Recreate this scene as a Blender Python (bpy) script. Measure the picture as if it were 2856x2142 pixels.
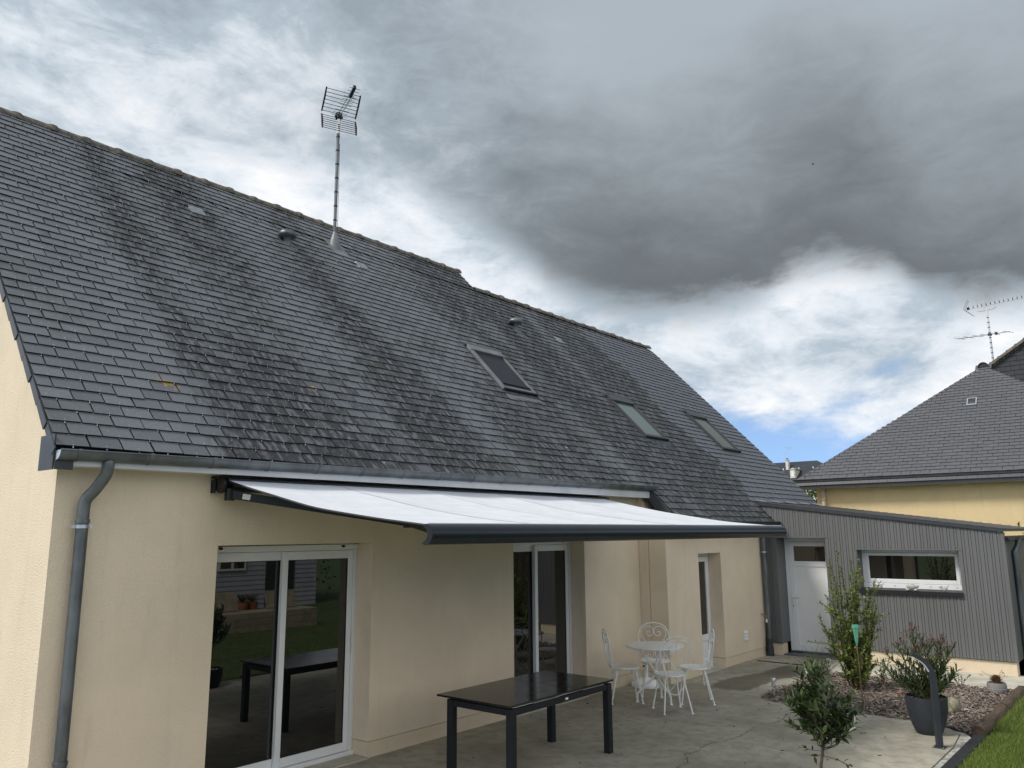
import bpy, bmesh, math, random
import numpy as np
from mathutils import Vector, Matrix, Euler
R = math.radians
rnd = random.Random(7)
for o in list(bpy.data.objects): bpy.data.objects.remove(o)
scene = bpy.context.scene
COL = scene.collection

# ------------------------------------------------------------------ camera
CAM = Vector((-2.499, -6.677, 2.243)); YAW, PITCH, ROLL, FPX = R(39.714), R(10.614), R(-0.41), 2216.7
Fv = Vector((math.cos(YAW)*math.cos(PITCH), math.sin(YAW)*math.cos(PITCH), math.sin(PITCH)))
Rv = Vector((math.sin(YAW), -math.cos(YAW), 0)); Uv = Rv.cross(Fv)
R2 = Rv*math.cos(ROLL)+Uv*math.sin(ROLL); U2 = -Rv*math.sin(ROLL)+Uv*math.cos(ROLL)
cd = bpy.data.cameras.new('camera'); cam = bpy.data.objects.new('camera', cd); COL.objects.link(cam)
cd.sensor_fit = 'HORIZONTAL'; cd.sensor_width = 36; cd.lens = FPX/2856*36
cd.clip_start = .05; cd.clip_end = 3000
m = Matrix((R2, U2, -Fv)).transposed().to_4x4(); m.translation = CAM; cam.matrix_world = m
scene.camera = cam
scene.view_settings.view_transform = 'Standard'; scene.view_settings.look = 'None'
scene.view_settings.exposure = 0.48; scene.view_settings.gamma = 1
scene.render.resolution_x, scene.render.resolution_y = 1024, 768

# ------------------------------------------------------------------ node helper
class NT:
    def __init__(s, tree): s.t = tree; s.N = tree.nodes; s.L = tree.links
    def n(s, typ, **kw):
        nd = s.N.new(typ)
        for k, v in kw.items(): setattr(nd, k, v)
        return nd
    def set(s, sock, v):
        if hasattr(v, 'is_output') or isinstance(v, bpy.types.NodeSocket): s.L.new(v, sock)
        else: sock.default_value = v
    def m(s, op, a, b=None, c=None, clamp=False):
        nd = s.n('ShaderNodeMath', operation=op, use_clamp=clamp)
        for i, v in enumerate((a, b, c)):
            if v is not None: s.set(nd.inputs[i], v)
        return nd.outputs[0]
    def vm(s, op, a, b=None):
        nd = s.n('ShaderNodeVectorMath', operation=op)
        s.set(nd.inputs[0], a)
        if b is not None: s.set(nd.inputs[1], b)
        return nd.outputs[0]
    def mul(s, a, b): return s.m('MULTIPLY', a, b)
    def add(s, a, b): return s.m('ADD', a, b)
    def sub(s, a, b): return s.m('SUBTRACT', a, b)
    def ss(s, v, a, b, lo=0.0, hi=1.0):           # smoothstep map
        nd = s.n('ShaderNodeMapRange', interpolation_type='SMOOTHSTEP')
        s.set(nd.inputs[0], v); nd.inputs[1].default_value = a; nd.inputs[2].default_value = b
        nd.inputs[3].default_value = lo; nd.inputs[4].default_value = hi
        return nd.outputs[0]
    def noise(s, vec, scale, detail=4, rough=.55, dist=0.0):
        nd = s.n('ShaderNodeTexNoise'); s.set(nd.inputs['Vector'], vec)
        nd.inputs['Scale'].default_value = scale; nd.inputs['Detail'].default_value = detail
        nd.inputs['Roughness'].default_value = rough; nd.inputs['Distortion'].default_value = dist
        return nd.outputs[0]
    def mix(s, f, a, b):
        nd = s.n('ShaderNodeMix', data_type='RGBA')
        s.set(nd.inputs[0], f)
        for i, v in ((6, a), (7, b)):
            s.set(nd.inputs[i], v if not isinstance(v, tuple) else (*v[:3], 1))
        return nd.outputs[2]
    def xyz(s, x, y, z):
        nd = s.n('ShaderNodeCombineXYZ')
        for i, v in enumerate((x, y, z)): s.set(nd.inputs[i], v)
        return nd.outputs[0]
    def sep(s, v):
        nd = s.n('ShaderNodeSeparateXYZ'); s.set(nd.inputs[0], v); return nd.outputs
    def curve(s, v, pts, x0, x1, y1):             # float curve through real-valued points
        nd = s.n('ShaderNodeFloatCurve'); c = nd.mapping.curves[0]
        while len(c.points) > 2: c.points.remove(c.points[1])
        P = [((a-x0)/(x1-x0), b/y1) for a, b in pts]
        c.points[0].location = P[0]; c.points[1].location = P[-1]
        for q in P[1:-1]: c.points.new(*q)
        nd.mapping.update()
        s.set(nd.inputs['Value'], s.m('DIVIDE', s.sub(v, x0), x1-x0, clamp=True))
        return s.mul(nd.outputs[0], y1)

# ------------------------------------------------------------------ world: broken cloud over a Nishita sky
SUN_AZ, SUN_EL = R(150), R(48)
world = bpy.data.worlds.new('World'); scene.world = world; world.use_nodes = True
w = NT(world.node_tree); w.N.clear()
sky = w.n('ShaderNodeTexSky', sky_type='NISHITA', sun_disc=False, sun_elevation=SUN_EL, sun_rotation=R(90)-SUN_AZ, ozone_density=2.2, air_density=1.0, dust_density=.3)
tc = w.n('ShaderNodeTexCoord'); D = w.vm('NORMALIZE', tc.outputs['Generated'])
dx, dy, dz = w.sep(D)
w.L.new(w.vm('NORMALIZE', w.vm('ADD', D, (0, 0, .20))), sky.inputs[0])                 # clear, dust-free air low down
az = w.mul(w.m('ARCTAN2', dy, dx), 57.2958); el = w.mul(w.m('ARCSINE', dz), 57.2958)
ND = w.vm('MULTIPLY', D, (1, 1, 2.1))                       # clouds flatten towards the horizon
nA = w.noise(ND, 3.2, 9, .58, .35); nB = w.noise(w.vm('ADD', ND, (5.3, 1.7, .9)), 8.0, 10, .64, .35); nE = w.noise(w.vm('ADD', ND, (2.1, 4.2, 6.3)), 20.0, 8, .65, .4); nC = w.noise(w.vm('ADD', ND, (1.3, 7.7, 3.9)), 1.9, 3, .5)
edge = w.curve(az, [(-40, 15), (0, 13.0), (8, 13.5), (10.5, 14.0), (14, 16.6), (18, 17.2), (23, 15.2), (30, 14.8), (35, 16.2), (39, 19.0), (44, 22), (52, 25), (90, 15)], -40, 90, 30)
damt = w.curve(az, [(-40, .0), (-15, .8), (6, 1), (28, 1), (36, .86), (44, .48), (54, .20), (70, .05), (90, .0)], -40, 90, 1)
h = w.add(w.sub(el, edge), w.add(w.add(w.mul(w.sub(nB, .5), 5.0), w.mul(w.sub(nE, .5), 1.8)), w.mul(w.sub(nA, .5), 3.0)))     # degrees above the ragged base
dark = w.mul(w.ss(h, -.9, 2.6), damt)
inner = w.ss(w.add(w.add(h, w.mul(w.sub(nC, .5), 14)), w.mul(w.sub(nB, .5), 6)), 1, 20)
darkcol = w.mix(inner, (.140, .158, .172), (.39, .44, .485))
lv = w.add(w.add(w.add(w.mul(w.sub(nA, .5), .75), w.mul(w.sub(nB, .5), .72)), w.mul(w.sub(nE, .5), .26)), w.add(.60, w.mul(w.ss(el, 40, 14), .21)))
gd = w.n('ShaderNodeVectorMath', operation='DOT_PRODUCT'); w.set(gd.inputs[0], D)
gd.inputs[1].default_value = (math.cos(R(76))*math.cos(R(26)), math.sin(R(76))*math.cos(R(26)), math.sin(R(26)))
glow = w.m('POWER', w.m('MAXIMUM', gd.outputs[1], 0.0), 22)
low = w.ss(w.sub(el, edge), 2, -3)
gd2 = w.n('ShaderNodeVectorMath', operation='DOT_PRODUCT'); w.set(gd2.inputs[0], D)      # cover away from the dark shower cloud, mostly unseen, brightened as added fill light
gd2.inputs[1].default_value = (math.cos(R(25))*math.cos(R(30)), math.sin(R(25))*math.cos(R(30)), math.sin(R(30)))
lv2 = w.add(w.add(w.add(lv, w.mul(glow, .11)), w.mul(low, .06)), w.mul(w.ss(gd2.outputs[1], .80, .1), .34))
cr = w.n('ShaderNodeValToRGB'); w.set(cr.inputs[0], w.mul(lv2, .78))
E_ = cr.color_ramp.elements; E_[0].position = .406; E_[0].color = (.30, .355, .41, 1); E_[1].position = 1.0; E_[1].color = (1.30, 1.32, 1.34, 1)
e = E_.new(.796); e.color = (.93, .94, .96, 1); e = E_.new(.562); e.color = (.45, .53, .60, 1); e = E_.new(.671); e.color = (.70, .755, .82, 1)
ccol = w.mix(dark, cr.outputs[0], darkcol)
gap = w.ss(w.add(w.add(w.mul(w.sub(nB, .5), 9), w.mul(w.sub(nA, .5), 16)), w.mul(el, 1.0)), 4.6, 9.6)
bgs = w.n('ShaderNodeBackground'); w.set(bgs.inputs[0], sky.outputs[0]); bgs.inputs[1].default_value = .15
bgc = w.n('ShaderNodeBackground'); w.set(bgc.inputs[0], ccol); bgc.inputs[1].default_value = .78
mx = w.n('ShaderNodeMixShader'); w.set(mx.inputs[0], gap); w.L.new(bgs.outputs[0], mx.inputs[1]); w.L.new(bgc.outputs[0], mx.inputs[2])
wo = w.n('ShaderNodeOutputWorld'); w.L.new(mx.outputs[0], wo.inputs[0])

sl = bpy.data.lights.new('sun', 'SUN'); sl.energy = 2.0; sl.angle = R(15); sl.color = (1, .955, .89)
sun = bpy.data.objects.new('sun', sl); COL.objects.link(sun)
sd = Vector((math.cos(SUN_AZ)*math.cos(SUN_EL), math.sin(SUN_AZ)*math.cos(SUN_EL), math.sin(SUN_EL)))
sun.rotation_euler = sd.to_track_quat('Z', 'Y').to_euler(); sun.location = (0, 0, 30)

# ------------------------------------------------------------------ materials
def mat(name, col, rough=.6, metal=0, var=0.0, vscale=4.0, bump=0.0, bscale=60.0, col2=None, spec=.5, ior=1.45, stretch=None, bdist=.004, rvar=0.0):
    M = bpy.data.materials.new(name); M.use_nodes = True; t = NT(M.node_tree)
    b = t.N['Principled BSDF']; b.inputs['Roughness'].default_value = rough; b.inputs['Metallic'].default_value = metal
    b.inputs['Specular IOR Level'].default_value = spec; b.inputs['IOR'].default_value = ior
    b.inputs['Base Color'].default_value = (*col, 1)
    pos = t.n('ShaderNodeNewGeometry').outputs['Position']
    if stretch: pos = t.vm('MULTIPLY', pos, stretch)
    if var or col2:
        f = t.noise(pos, vscale, 5, .6)
        c2 = col2 or tuple(min(1, c*(1+var)) for c in col); c1 = col if col2 else tuple(c*(1-var) for c in col)
        t.set(b.inputs['Base Color'], t.mix(t.ss(f, .3, .7), c1, c2))
        if rvar: t.set(b.inputs['Roughness'], t.ss(f, .3, .7, rough-rvar, rough+rvar))
    if bump:
        bn = t.n('ShaderNodeBump'); bn.inputs['Strength'].default_value = bump; bn.inputs['Distance'].default_value = bdist
        t.set(bn.inputs['Height'], t.noise(pos, bscale, 4, .6)); t.set(b.inputs['Normal'], bn.outputs[0])
    return M
def leafmat(name, ca, cb, rough=.45, trans=.25):
    M = bpy.data.materials.new(name); M.use_nodes = True; t = NT(M.node_tree); b = t.N['Principled BSDF']
    at = t.n('ShaderNodeAttribute', attribute_name='rnd'); c = t.mix(at.outputs['Fac'], ca, cb)
    t.set(b.inputs['Base Color'], c); b.inputs['Roughness'].default_value = rough
    tr = t.n('ShaderNodeBsdfTranslucent'); t.set(tr.inputs[0], t.mix(.5, c, (.25, .33, .05)))
    ms = t.n('ShaderNodeMixShader'); ms.inputs[0].default_value = trans
    out = t.N['Material Output']; t.L.new(b.outputs[0], ms.inputs[1]); t.L.new(tr.outputs[0], ms.inputs[2]); t.L.new(ms.outputs[0], out.inputs[0])
    return M
def rendermat(name, col):
    """sprayed roughcast: cream, faint blotches, fine grain relief, slight grime streaks low down"""
    M = bpy.data.materials.new(name); M.use_nodes = True; t = NT(M.node_tree); b = t.N['Principled BSDF']
    pos = t.n('ShaderNodeNewGeometry').outputs['Position']
    n1 = t.noise(pos, 1.3, 5, .6); n2 = t.noise(pos, 75, 3, .6); n3 = t.noise(t.vm('MULTIPLY', pos, (5, 5, .5)), 1.6, 5, .65)
    c = t.mix(t.ss(n1, .3, .7), tuple(x*.94 for x in col), tuple(x*1.04 for x in col))
    c = t.mix(t.ss(n3, .52, .78, 0, .45), c, tuple(x*.78 for x in col))
    n4 = t.noise(t.vm('MULTIPLY', pos, (22, 22, .7)), 1.0, 4, .6); c = t.mix(t.mul(t.ss(n4, .62, .74, 0, .30), t.ss(n1, .45, .62)), c, tuple(x*.66 for x in col))
    c = t.mix(t.ss(n2, .35, .65, .0, .22), c, tuple(x*.72 for x in col))
    t.set(b.inputs['Base Color'], c); b.inputs['Roughness'].default_value = .93; b.inputs['Specular IOR Level'].default_value = .2
    bn = t.n('ShaderNodeBump'); bn.inputs['Strength'].default_value = .9; bn.inputs['Distance'].default_value = .008
    t.set(bn.inputs['Height'], n2); t.set(b.inputs['Normal'], bn.outputs[0])
    return M
PITCH_ROOF = R(45.6); CP, SP, TP = math.cos(PITCH_ROOF), math.sin(PITCH_ROOF), math.tan(PITCH_ROOF)
def slatemat(name, ca, cb, stains=1.0, rough=.42):
    M = bpy.data.materials.new(name); M.use_nodes = True; t = NT(M.node_tree); b = t.N['Principled BSDF']
    pos = t.n('ShaderNodeNewGeometry').outputs['Position']; x, y, z = t.sep(pos)
    s = t.add(t.mul(y, CP), t.mul(z, SP))                                    # metres up the slope
    at = t.n('ShaderNodeAttribute', attribute_name='rnd'); oi = t.n('ShaderNodeObjectInfo')
    v = t.m('FRACT', t.add(at.outputs['Fac'], oi.outputs['Random']))
    c = t.mix(v, ca, cb)
    fine = t.noise(t.xyz(t.mul(x, 1), s, 0), 34, 4, .65)
    c = t.mix(t.ss(fine, .35, .7, 0, .25), c, tuple(q*.6 for q in ca))
    rg = t.ss(fine, .3, .7, rough-.06, rough+.1)
    if stains:
        zone = t.noise(t.xyz(t.mul(x, .75), t.mul(s, .16), .4), 1.0, 3, .5)       # broad bands that run down the slope
        streak = t.noise(t.xyz(t.mul(x, 15), t.mul(s, 4.2), t.mul(v, 31)), 1.0, 5, .7)            # every slate weathers on its own
        bx = t.curve(x, [(-.5, .0), (.8, .06), (1.7, .36), (2.6, .36), (3.6, .27), (5, .31), (6.5, .38), (8.5, .43), (11, .47), (12.5, .48)], -.5, 12.5, 1)
        zz = t.add(t.add(zone, t.sub(bx, .31)), t.mul(t.sub(v, .5), .16))
        lowb = t.ss(s, 4.6, 2.0, 0, .08)
        zz = t.add(zz, lowb)
        alg = t.mul(t.ss(zz, .42, .62), t.ss(streak, .33, .56))
        c = t.mix(t.mul(alg, .9), c, (.010, .010, .010))
        moss = t.mul(t.ss(t.noise(pos, 1.1, 3, .5), .52, .68), t.ss(streak, .3, .6))
        c = t.mix(t.mul(moss, .42), c, (.052, .052, .040))
        li = t.mul(t.ss(t.noise(pos, 2.3, 2, .5), .752, .768), t.ss(t.noise(pos, 26, 3, .6), .5, .56))
        c = t.mix(li, c, (.34, .19, .03))
        wh = t.ss(t.noise(pos, 15, 3, .6), .72, .745); c = t.mix(t.mul(wh, .75), c, (.5, .52, .5)); sp_ = t.mul(t.ss(t.noise(pos, 48, 2, .5), .70, .73), t.ss(zone, .40, .55)); c = t.mix(t.mul(sp_, .55), c, (.42, .43, .42))
        rg = t.add(rg, t.mul(alg, .2))
    t.set(b.inputs['Base Color'], c); t.set(b.inputs['Roughness'], rg); b.inputs['Specular IOR Level'].default_value = .5
    bn = t.n('ShaderNodeBump'); bn.inputs['Strength'].default_value = .35; bn.inputs['Distance'].default_value = .003
    t.set(bn.inputs['Height'], fine); t.set(b.inputs['Normal'], bn.outputs[0])
    return M
def concretemat(name):
    M = bpy.data.materials.new(name); M.use_nodes = True; t = NT(M.node_tree); b = t.N['Principled BSDF']
    pos = t.n('ShaderNodeNewGeometry').outputs['Position']; x, y, z = t.sep(pos)
    n1 = t.noise(pos, .9, 5, .6, .4); n2 = t.noise(pos, 6, 6, .65); n3 = t.noise(pos, 130, 3, .6); n4 = t.noise(t.vm('MULTIPLY', pos, (3, .9, 1)), 3.1, 5, .7, .6)
    c = t.mix(t.ss(n1, .32, .68), (.27, .248, .19), (.405, .378, .305))
    c = t.mix(t.ss(n2, .40, .72, 0, .55), c, (.165, .152, .115))
    c = t.mix(t.ss(n4, .56, .72, 0, .6), c, (.15, .135, .10))
    c = t.mix(t.ss(n3, .5, .8, 0, .4), c, (.5, .48, .42))
    # damp run-off tongue spreading from the annex corner over the slab beyond the joint
    wv = t.mul(t.sub(n1, .5), .5); wq = t.mul(t.sub(n2, .5), .25)
    cy = t.add(t.mul(t.sub(x, 8.6), -.09), t.add(-1.22, t.add(wv, wq)))
    damp = t.mul(t.ss(t.m('ABSOLUTE', t.sub(y, cy)), .34, .26), t.mul(t.ss(x, 8.7, 8.9), t.ss(x, 11.5, 11.2)))
    c = t.mix(t.mul(damp, .8), c, (.075, .066, .045))
    blob = t.mul(t.ss(t.noise(t.vm('MULTIPLY', pos, (1.2, 2.6, 1)), 1.7, 4, .6), .63, .68), t.ss(y, -2.9, -3.4))
    c = t.mix(t.mul(blob, .6), c, (.16, .15, .12))
    t.set(b.inputs['Base Color'], c); t.set(b.inputs['Roughness'], t.sub(.9, t.mul(damp, .35)))
    bn = t.n('ShaderNodeBump'); bn.inputs['Strength'].default_value = .4; bn.inputs['Distance'].default_value = .004
    t.set(bn.inputs['Height'], t.add(n3, t.mul(n2, 1.2))); t.set(b.inputs['Normal'], bn.outputs[0])
    return M
CREAM = (.785, .665, .507)
MT = dict(
    render=rendermat('cream_render', CREAM), render_n=rendermat('yellow_render', (.80, .63, .36)), plinth=rendermat('plinth_render', (.74, .625, .46)),
    slate=slatemat('old_slate', (.105, .111, .122), (.150, .158, .170)), newslate=slatemat('new_slate', (.092, .099, .116), (.104, .111, .130), 0, .36),
    slate_n=slatemat('neighbour_slate', (.092, .094, .101), (.108, .110, .118), 0, .5), slate_d=mat('dark_slate', (.020, .022, .027), .5, var=.3, vscale=6),
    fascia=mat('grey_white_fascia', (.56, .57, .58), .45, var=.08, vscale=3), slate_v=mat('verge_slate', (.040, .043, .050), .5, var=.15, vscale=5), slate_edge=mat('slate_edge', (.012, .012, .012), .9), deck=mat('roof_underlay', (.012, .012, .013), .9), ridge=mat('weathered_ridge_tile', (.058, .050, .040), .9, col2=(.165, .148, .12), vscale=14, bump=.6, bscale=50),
    zinc=mat('weathered_zinc', (.16, .175, .185), .5, .75, var=.28, vscale=5, stretch=(1, 1, .4), rvar=.12), zinc_d=mat('dark_zinc', (.05, .053, .058), .45, .4, var=.2),
    lead=mat('lead_flashing', (.20, .205, .21), .55, .4, var=.2), steel=mat('stainless_hook', (.62, .63, .65), .4, .4), galv=mat('galvanised_steel', (.62, .64, .65), .35, .9, var=.15, vscale=20),
    white=mat('white_pvc', (.78, .79, .79), .35, var=.03, vscale=3), whitelac=mat('white_lacquered_iron', (.86, .86, .84), .35, var=.05, vscale=30), chip=mat('rust_chip', (.05, .035, .025), .8),
    glass=mat('dark_window_glass', (.004, .0045, .005), .012, ior=1.95, spec=.5), skyglass=mat('green_tinted_glass', (.085, .115, .095), .06, ior=1.6), skyglass2=mat('olive_tinted_glass', (.075, .08, .058), .06, ior=1.6),
    blind=mat('dark_roller_blind', (.022, .024, .031), .8), clad=mat('grey_steel_cladding', (.138, .139, .139), .42, .0, var=.06, vscale=2, stretch=(1, 1, .2)), clad_d=mat('dark_grey_trim', (.045, .048, .053), .42, var=.1),
    anth=mat('anthracite_aluminium', (.010, .015, .021), .28, spec=.35, var=.08), anthm=mat('anthracite_matt', (.012, .015, .019), .5, var=.12, vscale=9, spec=.35), anthp=mat('anthracite_pot', (.030, .035, .043), .55, var=.12, vscale=9), black=mat('black_plastic', (.008, .008, .009), .45), rubber=mat('black_rubber', (.018, .019, .022), .75, var=.2, vscale=20),
    seam=mat('awning_seam', (.56, .58, .61), .9), fabric=mat('white_awning_fabric', (.62, .64, .675), .9, var=.05, vscale=5, bump=.15, bscale=500), ceramic=mat('black_ceramic_top', (.010, .0095, .009), .14, col2=(.018, .017, .016), vscale=7, rvar=.05),
    concrete=concretemat('patio_concrete'), pale=mat('pale_concrete', (.46, .435, .36), .9, var=.18, vscale=3, bump=.3), kerb=mat('white_lime_edge', (.50, .49, .45), .95, col2=(.20, .19, .16), vscale=16, bump=.8, bscale=60, bdist=.01),
    soil=mat('dark_soil', (.045, .034, .026), .95, var=.3, vscale=20, bump=.8, bscale=40, bdist=.02), grassbase=mat('lawn_ground', (.035, .06, .012), .95, col2=(.075, .12, .025), vscale=3), wood=mat('weathered_log', (.055, .036, .024), .85, col2=(.125, .088, .06), vscale=8, stretch=(.6, 8, 8), bump=.7, bscale=12, bdist=.006), endgrain=mat('log_end_grain', (.055, .038, .026), .9, var=.4, vscale=25),
    bark=mat('grey_bark', (.085, .07, .05), .9, var=.3, vscale=40), twig=mat('green_twig', (.07, .075, .03), .8, var=.3, vscale=40), rtwig=mat('red_brown_twig', (.10, .055, .035), .8), stake=mat('bamboo_stake', (.19, .12, .075), .7, var=.25, vscale=30),
    bay=leafmat('bay_leaf', (.014, .030, .009), (.052, .082, .022), .35, .12), shrub=leafmat('shrub_leaf', (.060, .10, .022), (.215, .27, .060), .45, .3), olea=leafmat('oleander_leaf', (.030, .050, .020), (.085, .115, .045), .45, .15), redbud=leafmat('red_bud', (.08, .012, .02), (.20, .03, .05), .6, .15),
    youngred=leafmat('young_red_leaf', (.20, .07, .03), (.32, .12, .05), .5, .2), grass=leafmat('grass_blade', (.075, .12, .020), (.235, .30, .065), .55, .35), reed=leafmat('reed_blade', (.06, .075, .03), (.13, .14, .06), .6, .2), succ=leafmat('succulent_leaf', (.11, .10, .04), (.24, .09, .055), .4, .1), tree=leafmat('far_tree_leaf', (.022, .042, .010), (.07, .105, .022), .6, .2), pink=leafmat('pink_petal', (.75, .12, .16), (.85, .25, .25), .5, .3), flowerw=leafmat('pale_petal', (.62, .60, .35), (.75, .72, .45), .5, .3),
    stone=mat('white_pebble', (.60, .59, .56), .7, var=.15, vscale=25), orna=mat('mossy_stone_ornament', (.30, .275, .20), .85, col2=(.15, .15, .085), vscale=18, bump=.5), figurine=mat('white_plaster_figurine', (.52, .52, .49), .6, col2=(.30, .30, .28), vscale=30), grpot=mat('grey_patterned_pot', (.23, .22, .21), .75, var=.15, vscale=12), potw=mat('white_pot_hatching', (.55, .54, .52), .8),
    gauge=mat('green_plastic_gauge', (.14, .42, .29), .3, var=.08), led=mat('led_strip', (.82, .84, .88), .4), brass=mat('brass_tap', (.40, .30, .14), .4, .8), terracotta=mat('terracotta', (.38, .13, .06), .8, var=.15), shed=mat('grey_painted_boards', (.42, .42, .46), .7, var=.08), beige=mat('beige_pvc_pipe', (.56, .45, .34), .5, var=.05), sticker=mat('white_sticker', (.78, .78, .74), .5), planter=mat('weathered_planter_board', (.34, .29, .20), .85, var=.2, vscale=6), stonewall=mat('pale_limestone', (.55, .52, .44), .9, var=.15), chimney=mat('white_chimney', (.62, .60, .56), .9, var=.12), farroof=mat('far_slate', (.030, .033, .040), .55, var=.2, vscale=3), grit=mat('debris', (.03, .027, .022), .9))
def chipmat():
    M = leafmat('bark_chip', (.055, .038, .029), (.38, .315, .265), .9, 0.0); return M
MT['chips'] = chipmat()

# ------------------------------------------------------------------ mesh builder
ROOT = {}
class MB:
    def __init__(s): s.v = []; s.f = []; s.mi = []; s.cur = 0; s.att = []
    def add(s, vs, fs, a=0.0):
        k = len(s.v); s.v += [tuple(q) for q in vs]
        for f in fs: s.f.append(tuple(i+k for i in f)); s.mi.append(s.cur); s.att.append(a)
        return s
    def box(s, a, b, a_=0.0):
        x0, x1 = sorted((a[0], b[0])); y0, y1 = sorted((a[1], b[1])); z0, z1 = sorted((a[2], b[2]))
        return s.add([(x0,y0,z0),(x1,y0,z0),(x1,y1,z0),(x0,y1,z0),(x0,y0,z1),(x1,y0,z1),(x1,y1,z1),(x0,y1,z1)],
                     [(3,2,1,0),(4,5,6,7),(0,1,5,4),(1,2,6,5),(2,3,7,6),(3,0,4,7)], a_)
    def bbox(s, a, b, c=.004):                    # box with chamfered long vertical + horizontal edges (24 verts)
        x0, x1 = sorted((a[0], b[0])); y0, y1 = sorted((a[1], b[1])); z0, z1 = sorted((a[2], b[2]))
        c = min(c, (x1-x0)*.4, (y1-y0)*.4, (z1-z0)*.4)
        vs = []; 
        for (x, sx) in ((x0, 1), (x1, -1)):
            for (y, sy) in ((y0, 1), (y1, -1)):
                for (z, sz) in ((z0, 1), (z1, -1)): vs += [(x, y+sy*c, z+sz*c), (x+sx*c, y, z+sz*c), (x+sx*c, y+sy*c, z)]
        bm = bmesh.new(); [bm.verts.new(q) for q in vs]; bmesh.ops.convex_hull(bm, input=bm.verts[:]); bm.verts.index_update()
        s.add([q.co for q in bm.verts], [[q.index for q in f.verts] for f in bm.faces]); bm.free(); return s
    def prism(s, poly, d):                        # polygon (3D points) extruded by vector d
        n = len(poly); d = Vector(d); A = [Vector(q) for q in poly]
        return s.add(A+[q+d for q in A], [tuple(range(n))[::-1], tuple(range(n, 2*n))]+[(i, (i+1) % n, n+(i+1) % n, n+i) for i in range(n)])
    def tube(s, pts, r, seg=8, cap=True, flat=None):
        P = [Vector(q) for q in pts]; n = len(P); rr = r if isinstance(r, (list, tuple)) else [r]*n
        t0 = (P[1]-P[0]).normalized(); up = Vector((0, 0, 1)) if abs(t0.z) < .9 else Vector((1, 0, 0)); nx = t0.cross(up).normalized()
        vs = []; 
        for i in range(n):
            t = (P[min(i+1, n-1)]-P[max(i-1, 0)]).normalized(); nx = (nx-t*nx.dot(t)).normalized(); ny = t.cross(nx)
            for k in range(seg):
                a = 2*math.pi*k/seg; vs.append(P[i]+(nx*math.cos(a)+ny*math.sin(a))*rr[i])
        fs = [(i*seg+k, i*seg+(k+1) % seg, (i+1)*seg+(k+1) % seg, (i+1)*seg+k) for i in range(n-1) for k in range(seg)]
        if cap: fs += [tuple(range(seg))[::-1], tuple((n-1)*seg+k for k in range(seg))]
        return s.add(vs, fs)
    def lathe(s, prof, c=(0, 0, 0), seg=24, sx=1, sy=1):  # profile (r, z)
        n = len(prof); vs = [(c[0]+r*sx*math.cos(2*math.pi*k/seg), c[1]+r*sy*math.sin(2*math.pi*k/seg), c[2]+z) for r, z in prof for k in range(seg)]
        fs = [(i*seg+k, i*seg+(k+1) % seg, (i+1)*seg+(k+1) % seg, (i+1)*seg+k) for i in range(n-1) for k in range(seg)]
        if prof[0][0] > 1e-4: fs.append(tuple(range(seg))[::-1])
        if prof[-1][0] > 1e-4: fs.append(tuple((n-1)*seg+k for k in range(seg)))
        return s.add(vs, fs)
    def arcprism(s, c, r0, r1, a0, a1, ax0, ax1, seg=14, axis='x'):  # ring sector extruded along an axis; angle in the other two
        vs = []
        for k in range(seg+1):
            a = a0+(a1-a0)*k/seg; C, S_ = math.cos(a), math.sin(a)
            for r in (r0, r1):
                for t in (ax0, ax1):
                    if axis == 'x': vs.append((t, c[0]+r*C, c[1]+r*S_))
                    else: vs.append((c[0]+r*C, t, c[1]+r*S_))
        fs = []
        for k in range(seg):
            a, b = 4*k, 4*k+4
            fs += [(a, a+1, b+1, b), (a+2, b+2, b+3, a+3), (a, b, b+2, a+2), (a+1, a+3, b+3, b+1)]
        e = 4*seg; fs += [(0, 2, 3, 1), (e, e+1, e+3, e+2)]
        return s.add(vs, fs)
    def build(s, name, material, parent=None, smooth=False, angle=40, weld=True):
        me = bpy.data.meshes.new(name); off = ROOT.get(parent.name, Vector()) if parent else Vector()
        me.from_pydata([(q[0]-off.x, q[1]-off.y, q[2]-off.z) for q in s.v], [], s.f)
        mats = material if isinstance(material, (list, tuple)) else [material]
        for q in mats: me.materials.append(q)
        if len(mats) > 1: me.polygons.foreach_set('material_index', s.mi)
        if any(s.att):
            at = me.attributes.new('rnd', 'FLOAT', 'FACE'); at.data.foreach_set('value', s.att)
        bm = bmesh.new(); bm.from_mesh(me)
        if len(s.f) < 30000: bmesh.ops.recalc_face_normals(bm, faces=bm.faces[:])
        bm.to_mesh(me); bm.free()
        if smooth:
            me.polygons.foreach_set('use_smooth', [True]*len(me.polygons)); me.set_sharp_from_angle(angle=R(angle))
        o = bpy.data.objects.new(name, me); COL.objects.link(o)
        if parent: o.parent = parent; ROOT[o.name] = off
        return o
def tag(o, label, cat=None, group=None, kind=None):
    if label: o['label'] = label
    if cat: o['category'] = cat
    if group: o['group'] = group
    if kind: o['kind'] = kind
    return o
def thing(name, loc, label, cat, group=None, rz=0):
    o = bpy.data.objects.new(name, None); o.empty_display_size = .1; COL.objects.link(o); o.location = loc; o.rotation_euler = (0, 0, rz)
    ROOT[o.name] = Vector(loc); return tag(o, label, cat, group)
def local(o): ROOT[o.name] = Vector(); return o       # parts of this thing are given in its own coordinates
def inst(mesh, name, parent, matrix):
    o = bpy.data.objects.new(name, mesh); COL.objects.link(o); o.parent = parent
    M = matrix.copy(); M.translation -= ROOT.get(parent.name, Vector()); o.matrix_basis = M; ROOT[o.name] = ROOT.get(parent.name, Vector()); return o
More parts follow.
